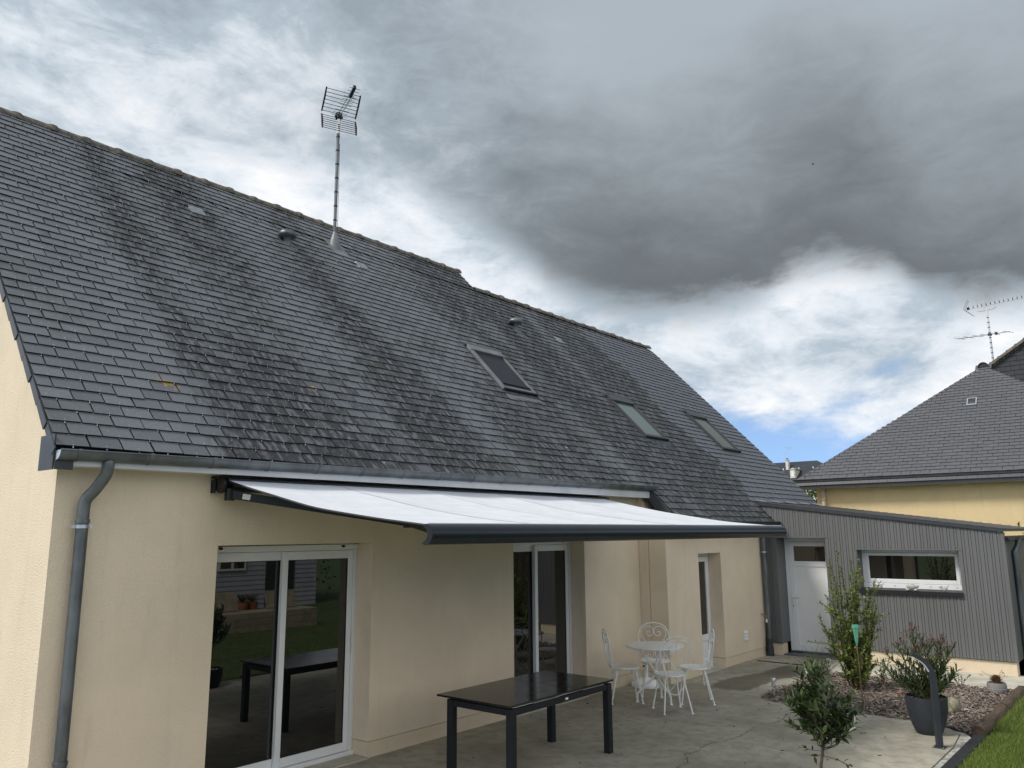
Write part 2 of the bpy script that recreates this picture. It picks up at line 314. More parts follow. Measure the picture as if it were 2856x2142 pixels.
def screen(p):
    d = Vector(p)-CAM; z = d.dot(Fv)
    if z < .1: return None
    return .5+FPX*d.dot(R2)/z/2856, .5-FPX*d.dot(U2)/z/2142, z
def structure(o): o['kind'] = 'structure'; return o
def smoothpath(pts, n=6):                            # Catmull-Rom
    P = [Vector(q) for q in pts]; P = [P[0]*2-P[1]]+P+[P[-1]*2-P[-2]]; out = []
    for i in range(1, len(P)-2):
        a, b, c, d = P[i-1:i+3]
        for k in range(n):
            t = k/n; out.append(.5*((2*b)+(c-a)*t+(2*a-5*b+4*c-d)*t*t+(3*b-a-3*c+d)*t**3))
    return out+[P[-2]]
def wall_open(mb, o, u, n, W, z0, z1, th, ops, profile=None):
    """wall face at origin o along unit u, outward normal n, thickness th, rectangular openings (a,b,za,zb) with reveals"""
    o, u, n = Vector(o), Vector(u), Vector(n); Z = Vector((0, 0, 1))
    xs = sorted({0, W, *[q for p in ops for q in p[:2]]}); zs = sorted({z0, z1, *[min(max(q, z0), z1) for p in ops for q in p[2:]]})
    P = lambda a, z, d=0: o+u*a+Z*z-n*d
    for i in range(len(xs)-1):
        for j in range(len(zs)-1):
            ca, cz = (xs[i]+xs[i+1])/2, (zs[j]+zs[j+1])/2
            if any(p[0] < ca < p[1] and p[2] < cz < p[3] for p in ops): continue
            for d in (0, th): mb.add([P(xs[i], zs[j], d), P(xs[i+1], zs[j], d), P(xs[i+1], zs[j+1], d), P(xs[i], zs[j+1], d)], [(0, 1, 2, 3)])
    for a, b, za, zb in ops:
        lo, hi = max(za, z0), min(zb, z1)
        for x in (a, b): mb.add([P(x, lo), P(x, hi), P(x, hi, th), P(x, lo, th)], [(0, 1, 2, 3)])
        if zb < z1: mb.add([P(a, zb), P(b, zb), P(b, zb, th), P(a, zb, th)], [(0, 1, 2, 3)])
        if za > z0: mb.add([P(a, za), P(b, za), P(b, za, th), P(a, za, th)], [(0, 1, 2, 3)])
    for x in (0, W): mb.add([P(x, z0), P(x, z1), P(x, z1, th), P(x, z0, th)], [(0, 1, 2, 3)])
    for z, e_ in ((z0, .01), (z1, -.01)):
        for i in range(len(xs)-1):
            if not any(p[0] < (xs[i]+xs[i+1])/2 < p[1] and p[2] < z+e_ < p[3] for p in ops): mb.add([P(xs[i], z), P(xs[i+1], z), P(xs[i+1], z, th), P(xs[i], z, th)], [(0, 1, 2, 3)])

def slate_field(roof, frame, gauge, width, s0, nrows, ext, skip, mats, nind, matsel, hooks=True, seed=1, L=None, edgefree=.02, G=.012):
    """courses of slates on a plane. frame = (origin, ex, ey, ez); ext(s) gives the x range of a course"""
    O, ex, ey, ez = [Vector(q) for q in frame]; rg = random.Random(seed); L = L or gauge*2.05; TH = .012
    full, edge = [], []
    for j in range(nrows):
        s = s0+j*gauge; r0 = ext(s)
        if r0 is None: continue
        xa, xb = r0; r1 = ext(s+L) or r0; ra = ext(s+gauge) or r1
        k0 = math.floor((xa-(.5*width if j % 2 else 0))/width)-1; k = k0
        while True:
            x = k*width+(.5*width if j % 2 else 0); k += 1
            if x > xb: break
            l0, rr0 = max(x, xa), min(x+width, xb)
            if rr0-l0 < edgefree: continue
            if skip((l0+rr0)/2, s+gauge*.5): continue
            sl0 = (ra[0]-xa)/gauge*L; sl1 = (ra[1]-xb)/gauge*L
            l1 = max(x, xa+sl0); rr1 = min(x+width, xb+sl1); Lx = L
            if rr1-l1 < .004:                                        # cut to a point where the hip crosses the slate
                if xa+sl0 > x+width-.004: Lx = L*(rr0-xa)/sl0; l1 = rr1 = rr0
                else: Lx = L*(xb-l0)/-sl1; l1 = rr1 = l0
                l1 -= .001; rr1 += .001
            if abs(rr0-l0-width) < 1e-6 and abs(rr1-l1-width) < 1e-6: full.append((x, s))
            else: edge.append((l0, rr0, l1, rr1, s, Lx))
    P = lambda x, s, h: O+ex*x+ey*s+ez*h
    Lfull = L
    def size(q):
        c = screen(P(q[0]+width/2, q[1]+gauge/2, 0))
        if c is None or not (-.01 < c[0] < 1.01 and -.01 < c[1] < 1.01): return 1e9
        return c[2]
    full.sort(key=size)
    def quad6(mb, l0, r0, l1, r1, s, jz=0, a=0, L=L):
        h0 = .026+jz; h1 = h0-.025*L/Lfull
        p = [P(l0+G/2, s, h0-TH), P(r0-G/2, s, h0-TH), P(r1-G/2, s+L, h1-TH), P(l1+G/2, s+L, h1-TH), P(l0+G/2, s, h0), P(r0-G/2, s, h0), P(r1-G/2, s+L, h1), P(l1+G/2, s+L, h1)]
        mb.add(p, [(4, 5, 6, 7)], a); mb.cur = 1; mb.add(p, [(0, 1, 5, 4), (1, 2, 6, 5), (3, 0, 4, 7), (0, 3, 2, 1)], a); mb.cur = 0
    protos = {}
    for q in full[:nind]:
        mi = matsel(q[0]+width/2, q[1])
        if mi not in protos:
            pm = MB(); h0 = .026
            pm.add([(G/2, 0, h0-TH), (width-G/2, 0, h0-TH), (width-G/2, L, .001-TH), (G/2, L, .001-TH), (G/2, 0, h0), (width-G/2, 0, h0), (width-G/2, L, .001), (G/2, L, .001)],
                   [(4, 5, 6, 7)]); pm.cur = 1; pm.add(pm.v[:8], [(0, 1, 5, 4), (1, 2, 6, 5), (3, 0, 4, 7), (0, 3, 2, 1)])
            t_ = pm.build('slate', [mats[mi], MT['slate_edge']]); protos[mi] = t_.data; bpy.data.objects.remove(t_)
        M = Matrix((ex, ey, ez)).transposed().to_4x4(); M = M @ Matrix.Rotation(rg.gauss(0, .006), 4, 'Z') @ Matrix.Rotation(rg.gauss(0, .005), 4, 'X')
        M.translation = P(q[0]+rg.gauss(0, .0018), q[1]+rg.gauss(0, .0025)-(rg.uniform(.008, .02) if rg.random() < .03 else 0), rg.uniform(0, .003))
        inst(protos[mi], 'slate', roof, M)
    for mi in range(len(mats)):
        mb = MB(); 
        for q in full[nind:]:
            if matsel(q[0]+width/2, q[1]) != mi: continue
            j1, j2 = rg.gauss(0, .0018), rg.gauss(0, .003)-(rg.uniform(.008, .02) if rg.random() < .03 else 0)
            quad6(mb, q[0]+j1, q[0]+width+j1, q[0]+j1, q[0]+width+j1, q[1]+j2, rg.uniform(0, .004), rg.uniform(.01, .99))
        for l0, r0, l1, r1, s, Lx in edge:
            if matsel((l0+r0)/2, s) == mi: quad6(mb, l0, r0, l1, r1, s, 0, rg.uniform(.01, .99), Lx)
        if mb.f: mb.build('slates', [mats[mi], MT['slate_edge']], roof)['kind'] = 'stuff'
    if hooks:
        hk = MB()
        for q in full:
            c = P(q[0]+width/2+rg.gauss(0, .006), q[1]-.008, .008); hl = rg.uniform(.018, .034)
            a, b = ex*.0036, ey; v = [c-a, c+a, c+a+b*hl+ez*.016, c-a+b*hl+ez*.016]; v += [q_+ez*.004 for q_ in v]
            hk.add(v, [(4, 5, 6, 7), (0, 1, 5, 4), (0, 4, 7, 3), (1, 2, 6, 5)])
        hk.build('slate_hooks', MT['steel'], roof)['kind'] = 'stuff'
def ridge_run(parent, a, b, step, r, material, collar=True):
    a, b = Vector(a), Vector(b); d = (b-a); n = max(1, round(d.length/step)); st = d.length/n
    mb = MB(); prof = [(0, 1.0), (st*.80, 1.0), (st*.82, 1.10), (st*.90, 1.17), (st*1.0, 1.16), (st*1.04, 1.12)] if collar else [(0, 1), (st, 1)]
    seg = 9; vs = []; 
    for x, k in prof:
        for i in range(seg+1):
            t = math.pi*(i/seg)*1.0; vs.append((x, math.cos(t)*r*k, math.sin(t)*r*k-.035))
    m0 = len(vs)
    for x, k in prof:
        for i in range(seg+1):
            t = math.pi*(i/seg)*1.0; vs.append((x, math.cos(t)*(r*k-.016), math.sin(t)*(r*k-.016)-.035))
    fs = []; q = seg+1; L_ = len(prof)
    for i in range(L_-1):
        for k in range(seg):
            fs.append((i*q+k, i*q+k+1, (i+1)*q+k+1, (i+1)*q+k)); fs.append((m0+i*q+k+1, m0+i*q+k, m0+(i+1)*q+k, m0+(i+1)*q+k+1))
    for i in (0, L_-1):
        for k in range(seg): fs.append((i*q+k, m0+i*q+k, m0+i*q+k+1, i*q+k+1))
    mb.add(vs, fs); t_ = mb.build('ridge_tile', material, None, smooth=True, angle=50); me = t_.data; bpy.data.objects.remove(t_)
    ex = d.normalized(); ey = Vector((0, 0, 1)).cross(ex).normalized(); ez = ex.cross(ey)
    for i in range(n):
        M = Matrix((ex, ey, ez)).transposed().to_4x4() @ Matrix.Rotation(rnd.gauss(0, .012), 4, 'Z') @ Matrix.Rotation(rnd.gauss(0, .008), 4, 'Y'); M.translation = a+ex*(st*i)+Vector((0, 0, rnd.uniform(-.006, .006)))
        inst(me, 'ridge_tile', parent, M)

# ================================================================== THE SETTING
XA, YC = 12.426, -4.435                                            # annex facade plane and its front corner
g = MB(); g.add([(-900, -900, -.05), (900, -900, -.05), (900, 900, -.05), (-900, 900, -.05)], [(0, 1, 2, 3)])
structure(g.build('ground', MT['grassbase']))
g = MB(); g.prism([(-8, 0.2, -.14), (8.54, 0.2, -.14), (8.54, -2.0, -.14), (8.40, -2.35, -.14), (8.39, -3.25, -.14), (8.36, -3.95, -.14), (8.16, -4.32, -.14), (7.95, -4.46, -.14), (7.3, -4.52, -.14), (-8, -4.55, -.14)], (0, 0, .14))
patio = structure(g.build('patio', MT['concrete']))
# hairline crack through the slab: a narrow ragged dark groove filled with dirt
ck = [(3.4, -2.95), (4.1, -2.72), (4.86, -2.63), (5.1, -2.60), (5.3, -2.47), (5.44, -2.49), (5.8, -2.47), (6.1, -2.56), (6.5, -2.58), (6.9, -2.55), (7.3, -2.65), (7.8, -2.60), (8.38, -2.72)]
cp = smoothpath([(x, y, .003) for x, y in ck], 7); g = MB(); L_, Rr = [], []
for i, q in enumerate(cp):
    j = rnd.gauss(0, .010); wd = rnd.uniform(.0015, .0045); L_.append((q.x, q.y+j-wd, .003)); Rr.append((q.x, q.y+j+wd, .003))
n_ = len(cp); g.add(L_+Rr, [(i, i+1, n_+i+1, n_+i) for i in range(n_-1)]); g.build('crack', MT['soil'], patio)
g = MB()                                                           # grit and dead leaf scraps lying on the slab
for i in range(70):
    x, y = rnd.uniform(3.2, 8.3), rnd.uniform(-4.2, -.1); a = rnd.uniform(0, 6.28); l, w_ = rnd.uniform(.006, .022), rnd.uniform(.003, .008); z = .002+i*1e-5
    c, s_ = math.cos(a), math.sin(a); g.prism([(x+c*l-s_*w_*.3, y+s_*l, z), (x+s_*w_, y-c*w_, z), (x-c*l, y-s_*l, z), (x-s_*w_, y+c*w_, z)], (0, 0, rnd.uniform(.002, .006)))
g.build('grit', MT['grit'], patio)['kind'] = 'stuff'
g = MB(); g.prism([(8.556, 0, -.14), (12.6, 0, -.14), (12.6, -1.75, -.14), (11.25, -1.75, -.14), (10.5, -1.9, -.14), (8.556, -2.0, -.14)], (0, 0, .138))
structure(g.build('side_slab', MT['concrete']))
g = MB(); g.prism([(11.0, -1.757, -.14), (12.6, -1.757, -.14), (12.6, -4.8, -.14), (11.0, -4.8, -.14)], (0, 0, .136)); structure(g.build('annex_path', MT['pale']))
g = MB(); g.prism([(8.4, -1.95, -.12), (11.02, -1.95, -.12), (11.02, -4.62, -.12), (8.0, -4.62, -.12), (8.12, -4.4, -.12), (8.36, -4.0, -.12)], (0, 0, .112)); bed = structure(g.build('planting_bed', MT['soil']))
# bark chips
rg = random.Random(11); g = MB()
def inbed(x, y):
    if not (-4.58 < y < -1.92): return False
    xl = 8.50 if y > -2.1 else 8.40 if y > -3.3 else 8.37+(y+3.3)*.05 if y > -3.95 else 8.36+(y+3.95)*.42
    return xl-.03 < x < 11.0
k = 0
while k < 9500:
    x, y = rg.uniform(8.05, 11.02), rg.uniform(-4.6, -1.9)
    if not inbed(x+rg.gauss(0, .02), y+rg.gauss(0, .02)): continue
    k += 1; l, w_, t_ = rg.uniform(.018, .05), rg.uniform(.005, .013), rg.uniform(.002, .006)
    z = .002+rg.random()**2*.035*(1 if x > 8.5 else .6)
    M = Matrix.Translation((x, y, z+.004)) @ Euler((rg.gauss(0, .35), rg.gauss(0, .3), rg.uniform(0, 6.28))).to_matrix().to_4x4()
    q = [(-l, -w_, 0), (l, -w_*.6, 0), (l*.9, w_, 0), (-l*.8, w_*.7, 0)]; v = [M @ Vector(p) for p in q]+[M @ Vector((p[0], p[1], t_)) for p in q]
    g.add(v, [(4, 5, 6, 7), (0, 1, 5, 4), (1, 2, 6, 5), (2, 3, 7, 6), (3, 0, 4, 7)], max(.01, min(.99, rg.betavariate(1.6, 1.9))))
tag(g.build('bark_mulch', MT['chips']), 'brown and grey bark chips covering the planting bed', 'mulch', kind='stuff')
# border between slab and lawn
g = MB(); pts = [(8.19, -4.335), (7.965, -4.467), (7.3, -4.528), (-8, -4.558)]
a = [(x, y, -.1) for x, y in pts]+[(-8, -4.588, -.1), (7.90, -4.588, -.1), (8.06, -4.50, -.1), (8.22, -4.37, -.1)]; g.prism(a, (0, 0, .088)); structure(g.build('kerb', MT['kerb']))
g = MB()
for i in range(3):
    x1 = 8.02-i*1.0; x0 = x1-.99
    mb = MB(); mb.bbox((x0, -4.592, -.08), (x1, -4.705, .006), .008)
    o = mb.build('edging_strip', MT['rubber']); tag(o, ['black rubber edging strip nearest the log, between slab and lawn', 'second black edging strip from the log along the lawn', 'third black edging strip from the log along the lawn'][i], 'edging', 'black strips edging the lawn')
# lawn blades
rg = random.Random(5); g = MB()
for k in range(80000):
    if k < 60000: x, y = rg.uniform(6.2, 12.2), -4.70-abs(rg.gauss(0, .75))
    else: x, y = rg.uniform(-2, 13), rg.uniform(-11, -4.8)
    if y > -4.715 and x < 8.05: continue
    if y > -4.80 and 8.0 < x < 11.1: y -= .08
    h_ = rg.uniform(.035, .085); a = rg.uniform(0, 6.28); lx, ly = math.cos(a)*h_*rg.uniform(.1, .8), math.sin(a)*h_*rg.uniform(.1, .8); b = rg.uniform(0, 6.28); wx, wy = math.cos(b)*.0028, math.sin(b)*.0028
    z0 = -.055; g.add([(x-wx, y-wy, z0), (x+wx, y+wy, z0), (x+lx*.45+wx*.7, y+ly*.45+wy*.7, z0+h_*.65), (x+lx, y+ly, z0+h_), (x+lx*.45-wx*.7, y+ly*.45-wy*.7, z0+h_*.65)], [(0, 1, 2, 4), (4, 2, 3)], max(.01, min(.99, .5+.28*math.sin(x*2.3+y*1.1)*math.sin(y*2.9-x)+rg.gauss(0, .25))))
for k in range(9000):
    x, y = rg.uniform(8.0, 11.3), -4.72-abs(rg.gauss(0, .10)); h_ = rg.uniform(.05, .125)*(1 if x > 8.35 else .6); a = rg.uniform(0, 6.28); lx, ly = math.cos(a)*h_*.5, math.sin(a)*h_*.5; b = rg.uniform(0, 6.28); wx, wy = math.cos(b)*.003, math.sin(b)*.003; z0 = -.055
    g.add([(x-wx, y-wy, z0), (x+wx, y+wy, z0), (x+lx*.45+wx*.7, y+ly*.45+wy*.7, z0+h_*.65), (x+lx, y+ly, z0+h_), (x+lx*.45-wx*.7, y+ly*.45-wy*.7, z0+h_*.65)], [(0, 1, 2, 4), (4, 2, 3)], rg.uniform(.01, .99))
tag(g.build('lawn_grass', MT['grass'], weld=False), 'short green lawn beside the patio edging', 'grass', kind='stuff')

# ================================================================== THE HOUSE
house = thing('house', (0, 0, 0), 'cream rendered house with long steep slate roof and sliding glass doors', 'house')
YE, ZE = -.25, 2.90                                                # slate edge at the eave
roofZ = lambda y: ZE+(y-YE)*TP
D1, D2, ZD = (1.398, 3.197), (5.542, 7.14), 2.15
XM, Y2, XR = 8.643, -.483, 15.98
ops = [(*D1, -1, ZD), (*D2, -1, ZD)]
g = MB(); wall_open(g, (0, 0, 0), (1, 0, 0), (0, -1, 0), XM, .156, 3.05, .32, ops); g.build('wall', MT['render'], house)
for a_, b_ in ((0, D1[0]), (D1[1], D2[0]), (D2[1], XM)): g = MB(); g.box((a_, .004, -.1), (b_, .314, .150)); g.build('plinth', MT['plinth'], house)
NO = (9.708-XM, 10.533-XM, -1, 1.887)
g = MB(); wall_open(g, (XM, Y2, 0), (1, 0, 0), (0, -1, 0), XA-XM+.02, .150, 2.52, .3, [NO]); g.prism([(XM+.004, Y2+.31, .15), (XM+.004, .0, .15), (XM+.004, .0, 3.0), (XM+.004, Y2+.31, 2.52)], (.28, 0, 0)); g.build('wall', MT['render'], house)
for a_, b_, y_ in ((XM+.004, XM+NO[0], .003), (XM+NO[1], XA+.01, Y2+.29)): g = MB(); g.box((a_, Y2+.004, -.1), (b_, y_ if y_ < 0 else Y2+.29, .144)); g.build('plinth', MT['plinth'], house)
g = MB(); g.box((XM+.008, Y2+.291, -.1), (XM+.28, .003, .144)); g.build('plinth', MT['plinth'], house)
YB = 9.05                                                          # back wall
g = MB(); g.prism([(0, .3201, -.1), (0, YB, -.1), (0, YB, 2.9), (0, 4.4, 7.50), (0, .3201, 3.38)], (.3, 0, 0)); g.prism([(.001, .324, 3.052), (.001, .001, 3.052), (.001, .324, 3.37)], (.29, 0, 0)); g.build('gable_wall', MT['render'], house)
g = MB(); g.prism([(XR-.35, -.2, 0), (XR-.35, 8.1, 0), (XR-.35, 8.1, 2.8), (XR-.35, 3.93, 7.0), (XR-.35, -.2, 2.8)], (.3, 0, 0)); g.build('gable_wall', MT['render'], house)
g = MB(); g.box((.3, YB-.3, 0), (XR-.4, YB-.01, 2.9)); g.build('back_wall', MT['render'], house)
# roof deck (front slope split at the eave steps, back slopes), top face 2 cm under the slates
def slope(mb, x0, x1, ya, yb, th=.10, dz=-.02):
    mb.prism([(x0, ya, roofZ(ya)+dz), (x0, yb, roofZ(yb)+dz), (x0, yb, roofZ(yb)+dz-th), (x0, ya, roofZ(ya)+dz-th)], (x1-x0, 0, 0))
YR1, YR2 = 4.40, 3.93; ZR1, ZR2 = roofZ(YR1), roofZ(YR2)
g = MB(); slope(g, -.10, 8.68, YE+.03, YR1); slope(g, 8.684, 9.03, -.70, YR1); slope(g, 9.034, 12.40, -.70, YR2); slope(g, 12.404, XR, -.33, YR2)
bz = lambda y, yr: roofZ(yr)-(y-yr)*TP
for x0, x1, yr in ((-.10, 9.03, YR1), (9.034, XR, YR2)):
    ye = 2*yr-YE; g.prism([(x0, yr, roofZ(yr)-.02), (x0, ye, bz(ye, yr)-.02), (x0, ye, bz(ye, yr)-.12), (x0, yr, roofZ(yr)-.12)], (x1-x0, 0, 0))
g.prism([(9.03, 3.6, roofZ(3.6)-.13), (9.03, YR1, roofZ(YR1)-.13), (9.03, 5.2, bz(5.2, YR1)-.13)], (-.2, 0, 0))
roof = g.build('roof', MT['deck'], house)
SKY = [(6.80, 7.64, 1.25, 2.04), (10.29, 11.12, .78, 1.60), (13.60, 14.45, .80, 1.66)]   # X range, Y range on the slope
GA, WI = .1465, .25
def ext(s):
    y = YE+s*CP
    if y > YR1-.10: return None
    xa = -.125 if y > YE-.02 else 8.66
    xb = 9.035 if y > YR2-.12 else XR+.02 if y > -.37 else 12.405
    return xa, xb
def skip(x, s):
    y = YE+s*CP
    return any(a+.05 < x < b-.05 and c+.03 < y < d-.06 for a, b, c, d in SKY)
def newsl(x, s): return 1 if x > 12.42+.18*math.sin(s*2.1)+(.125 if int(s/GA) % 2 else 0) else 0
slate_field(roof, ((0, YE, ZE), (1, 0, 0), (0, CP, SP), (0, -SP, CP)), GA, WI, -5*GA, 52, ext, skip, [MT['slate'], MT['newslate']], 300, newsl, seed=3)
ridge_run(roof, (-.12, YR1, ZR1-.035), (9.05, YR1, ZR1-.035), .43, .105, MT['ridge']); ridge_run(roof, (9.04, YR2, ZR2-.035), (XR+.03, YR2, ZR2-.035), .43, .105, MT['ridge'])
# slates hung on the left verge, one per two courses
vm = MB(); vm.add([(-.006, 0, -.062), (-.006, .31, -.050), (-.006, .31, .012), (-.006, 0, .012), (.004, 0, -.062), (.004, .31, -.050), (.004, .31, .012), (.004, 0, .012)], [(0, 1, 2, 3), (4, 7, 6, 5), (0, 3, 7, 4), (0, 4, 5, 1), (3, 2, 6, 7)])
t_ = vm.build('verge_slate', MT['slate_v']); vme = t_.data; bpy.data.objects.remove(t_)
for i in range(22):
    s = i*.2930-.02; M = Matrix(((1, 0, 0), (0, CP, SP), (0, -SP, CP))).transposed().to_4x4() @ Matrix.Rotation(-.016, 4, 'Z'); M.translation = (-.128-.004*(i % 2), YE+s*CP, ZE+s*SP); inst(vme, 'verge_slate', roof, M)
g = MB(); g.box((-.130, -.245, 2.735), (-.118, .02, 3.0)); g.box((-.118, -.262, 2.735), (.012, -.248, 2.86)); g.build('eave_box', MT['slate_v'], roof)
g = MB(); slope(g, 8.625, 8.675, -.60, YE+.02, .22, .012); g.build('step_flashing', MT['clad_d'], roof)
# fascia + soffit
g = MB(); g.box((-.116, -.238, 2.772), (8.62, -.002, 2.784)); g.box((-.116, -.25, 2.768), (8.62, -.236, 2.868)); g.build('fascia', MT['fascia'], house)
g = MB(); g.box((XM+.02, -.70, 2.285), (XA-.03, Y2-.002, 2.297)); g.box((XM+.02, -.715, 2.28), (XA-.03, -.70, 2.37)); g.build('fascia', MT['fascia'], house)
# gutters
def gutter(x0, x1, y, z0, z1, r, m_, parent, nb, name='gutter'):
    g = MB(); seg = 12; vs = []
    for x, z in ((x0, z0), (x1, z1)):
        for rr in (r, r-.004):
            for k in range(seg+1):
                a = math.pi+math.pi*k/seg; vs.append((x, y+rr*math.cos(a), z+rr*math.sin(a)))
    q = seg+1; fs = []
    for k in range(seg): fs += [(k, k+1, 2*q+k+1, 2*q+k), (q+k+1, q+k, 3*q+k, 3*q+k+1), (k, q+k, q+k+1, k+1), (2*q+k+1, 3*q+k+1, 3*q+k, 2*q+k)]
    for k in (0, seg): fs.append((k, 2*q+k, 3*q+k, q+k))
    g.add(vs, fs); g.tube([(x0, y-r-.002, z0+.002), (x1, y-r-.002, z1+.002)], .008, 6)
    o = g.build(name, m_, parent, smooth=True, angle=50)
    for i in range(nb):
        t = (i+.25)/nb; x = x0+(x1-x0)*t; z = z0+(z1-z0)*t; b = MB(); b.arcprism((y, z), r+.001, r+.0045, math.pi*.98, math.pi*1.95, x-.012, x+.012, 10); b.box((x-.012, y-r-.012, z-.002), (x+.012, y-r+.004, z+.013)); b.build('gutter_bracket', m_, o)
    for x, z, d in ((x0, z0, -.004), (x1, z1, .004)):
        c = MB(); c.prism([(x, y+r*math.cos(math.pi+math.pi*k/10), z+r*math.sin(math.pi+math.pi*k/10)) for k in range(11)], (d, 0, 0)); c.build('end_cap', MT['galv'] if m_ is MT['zinc'] else m_, o)
    return o
gut = gutter(-.112, 8.72, -.268, 2.876, 2.946, .072, MT['zinc'], house, 16)
gutter(XM+.10, XA-.02, -.79, 2.40, 2.41, .06, MT['zinc_d'], house, 6)
def downpipe(pts, r, clamps, m_=None, parent=house):
    g = MB(); g.tube(smoothpath(pts, 5), r, 14); 
    o = g.build('downpipe', m_ or MT['zinc'], parent, smooth=True, angle=60)
    for (x, y, z) in clamps:
        c = MB(); c.lathe([(r+.001, -.013), (r+.006, -.013), (r+.006, .013), (r+.001, .013)], (x, y, z), 14); c.box((x-r-.032, y-.006, z-.010), (x-r, y+.006, z+.010)); c.box((x+r, y-.006, z-.010), (x+r+.032, y+.006, z+.010)); c.box((x-.005, y, z-.005), (x+.005, y+.09, z+.005)); c.build('pipe_clamp', MT['galv'], o, smooth=True)
        c = MB(); c.lathe([(r+.0005, 0), (r+.007, .002), (r+.007, .030), (r+.0005, .034)], (x, y, z+.025), 14); c.build('pipe_socket', m_ or MT['zinc'], o, smooth=True)
    return o
downpipe([(.27, -.262, 2.83), (.27, -.262, 2.78), (.268, -.235, 2.71), (.235, -.15, 2.60), (.20, -.095, 2.53), (.19, -.082, 2.46), (.19, -.082, 2.30), (.188, -.082, 1.2), (.186, -.082, -.02)], .046, [(.19, -.082, 2.315), (.187, -.082, .55)])
downpipe([(12.30, -.78, 2.36), (12.29, -.74, 2.30), (12.245, -.58, 2.18), (12.235, -.555, 2.08), (12.235, -.555, 1.4), (12.235, -.555, -.01)], .048, [(12.235, -.555, 1.86)])
g = MB(); g.lathe([(.050, .30), (.056, .30), (.056, .16), (.068, .158), (.070, .0), (.05, -.005)], (12.235, -.555, .0), 18); g.build('drain_socket', MT['zinc_d'], house, smooth=True)

# sliding doors
def sliding(x0, x1, yd, label):
    z0, z1 = .045, ZD-.01; F = .055
    g = MB(); Y = yd
    g.bbox((x0, Y, z1-.06), (x1, Y+.10, z1)); g.bbox((x0, Y-.03, .0), (x1, Y+.10, .045), .006); g.bbox((x0, Y, .046), (x0+F, Y+.10, z1-.061)); g.bbox((x1-F, Y, .046), (x1, Y+.10, z1-.061))
    g.box((x0+.004, Y-.012, z1-.020), (x1-.004, Y-.001, z1-.006)); g.box((x1-F-.006, Y-.014, .046), (x1-F+.012, Y-.001, z1-.06))
    fr = g.build('sliding_door', MT['white'], house); fr['label'] = label
    xm = (x0+x1)/2
    for (a, b, dy) in ((x0+F+.002, xm+.035, .052), (xm-.035, x1-F-.002, .004)):
        s = MB(); P = .062; za, zb = .05, z1-.064; y_a, y_b = Y+dy, Y+dy+.042
        s.bbox((a, y_a, za), (a+P, y_b, zb)); s.bbox((b-P, y_a, za), (b, y_b, zb)); s.bbox((a+P+.001, y_a, za), (b-P-.001, y_b, za+.085)); s.bbox((a+P+.001, y_a, zb-.085), (b-P-.001, y_b, zb))
        sa = s.build('sash', MT['white'], fr)
        p = MB(); p.box((a+P-.004, Y+dy+.018, za+.08), (b-P+.004, Y+dy+.026, zb-.08)); p.build('pane', MT['glass'], fr)
        k = MB(); w_ = .007
        for q in (((a+P, Y+dy+.012, za+.085), (a+P+w_, Y+dy+.0175, zb-.085)), ((b-P-w_, Y+dy+.012, za+.085), (b-P, Y+dy+.0175, zb-.085)), ((a+P+w_, Y+dy+.012, za+.085), (b-P-w_, Y+dy+.0175, za+.085+w_)), ((a+P+w_, Y+dy+.012, zb-.085-w_), (b-P-w_, Y+dy+.0175, zb-.085))): k.box(*q)
        k.build('gasket', MT['black'], fr)
    hd = MB(); hd.bbox((x1-F-.045, Y-.012, 1.02), (x1-F-.02, Y+.004, 1.22), .004); hd.build('pull_handle', MT['white'], fr)
    for x in (x0+.16, x1-.22):
        b = MB(); b.tube([(x, Y-.012, z1-.022), (x, Y-.045, z1-.022)], .012, 8); b.build('stop_knob', MT['black'], fr)
    sb = MB(); sb.bbox((x0-.0, -.03, -.02), (x1, yd-.032, .012), .008); sb.build('door_sill', MT['pale'], fr)
sliding(*D1, .245, 'wide white framed sliding glass door left of the awning'); sliding(*D2, .245, 'white framed sliding glass door under the awning')
# narrow white french door in the second wall
def narrow():
    x0, x1, Y = 9.708, 10.533, Y2+.235; z1 = 1.877
    g = MB(); g.bbox((x0, Y, 0), (x0+.05, Y+.07, z1)); g.bbox((x1-.05, Y, 0), (x1, Y+.07, z1)); g.bbox((x0+.051, Y, z1-.05), (x1-.051, Y+.07, z1)); g.bbox((x0+.051, Y-.02, 0), (x1-.051, Y+.07, .03))
    fr = g.build('narrow_door', MT['white'], house); fr['label'] = 'narrow white half-glazed door in the second wall'
    a, b = x0+.053, x1-.053; g = MB(); P = .075
    g.bbox((a, Y-.012, .034), (a+P, Y+.045, z1-.054)); g.bbox((b-P, Y-.012, .034), (b, Y+.045, z1-.054)); g.bbox((a+P+.001, Y-.010, .034), (b-P-.001, Y+.043, .14)); g.bbox((a+P+.001, Y-.010, .44), (b-P-.001, Y+.043, .54)); g.bbox((a+P+.001, Y-.010, z1-.14), (b-P-.001, Y+.043, z1-.055)); g.box((a+P, Y+.012, .14), (b-P, Y+.022, .44)); g.bbox((a+P+.05, Y+.002, .19), (b-P-.05, Y+.011, .39), .006)
    g.build('door_leaf', MT['white'], fr); g = MB(); g.box((a+P-.003, Y+.012, .535), (b-P+.003, Y+.02, z1-.138)); g.build('pane', MT['glass'], fr)
    g = MB(); g.box((x0, Y2-.02, -.02), (x1, Y-.022, .008)); g.build('door_sill', MT['pale'], fr)
narrow()
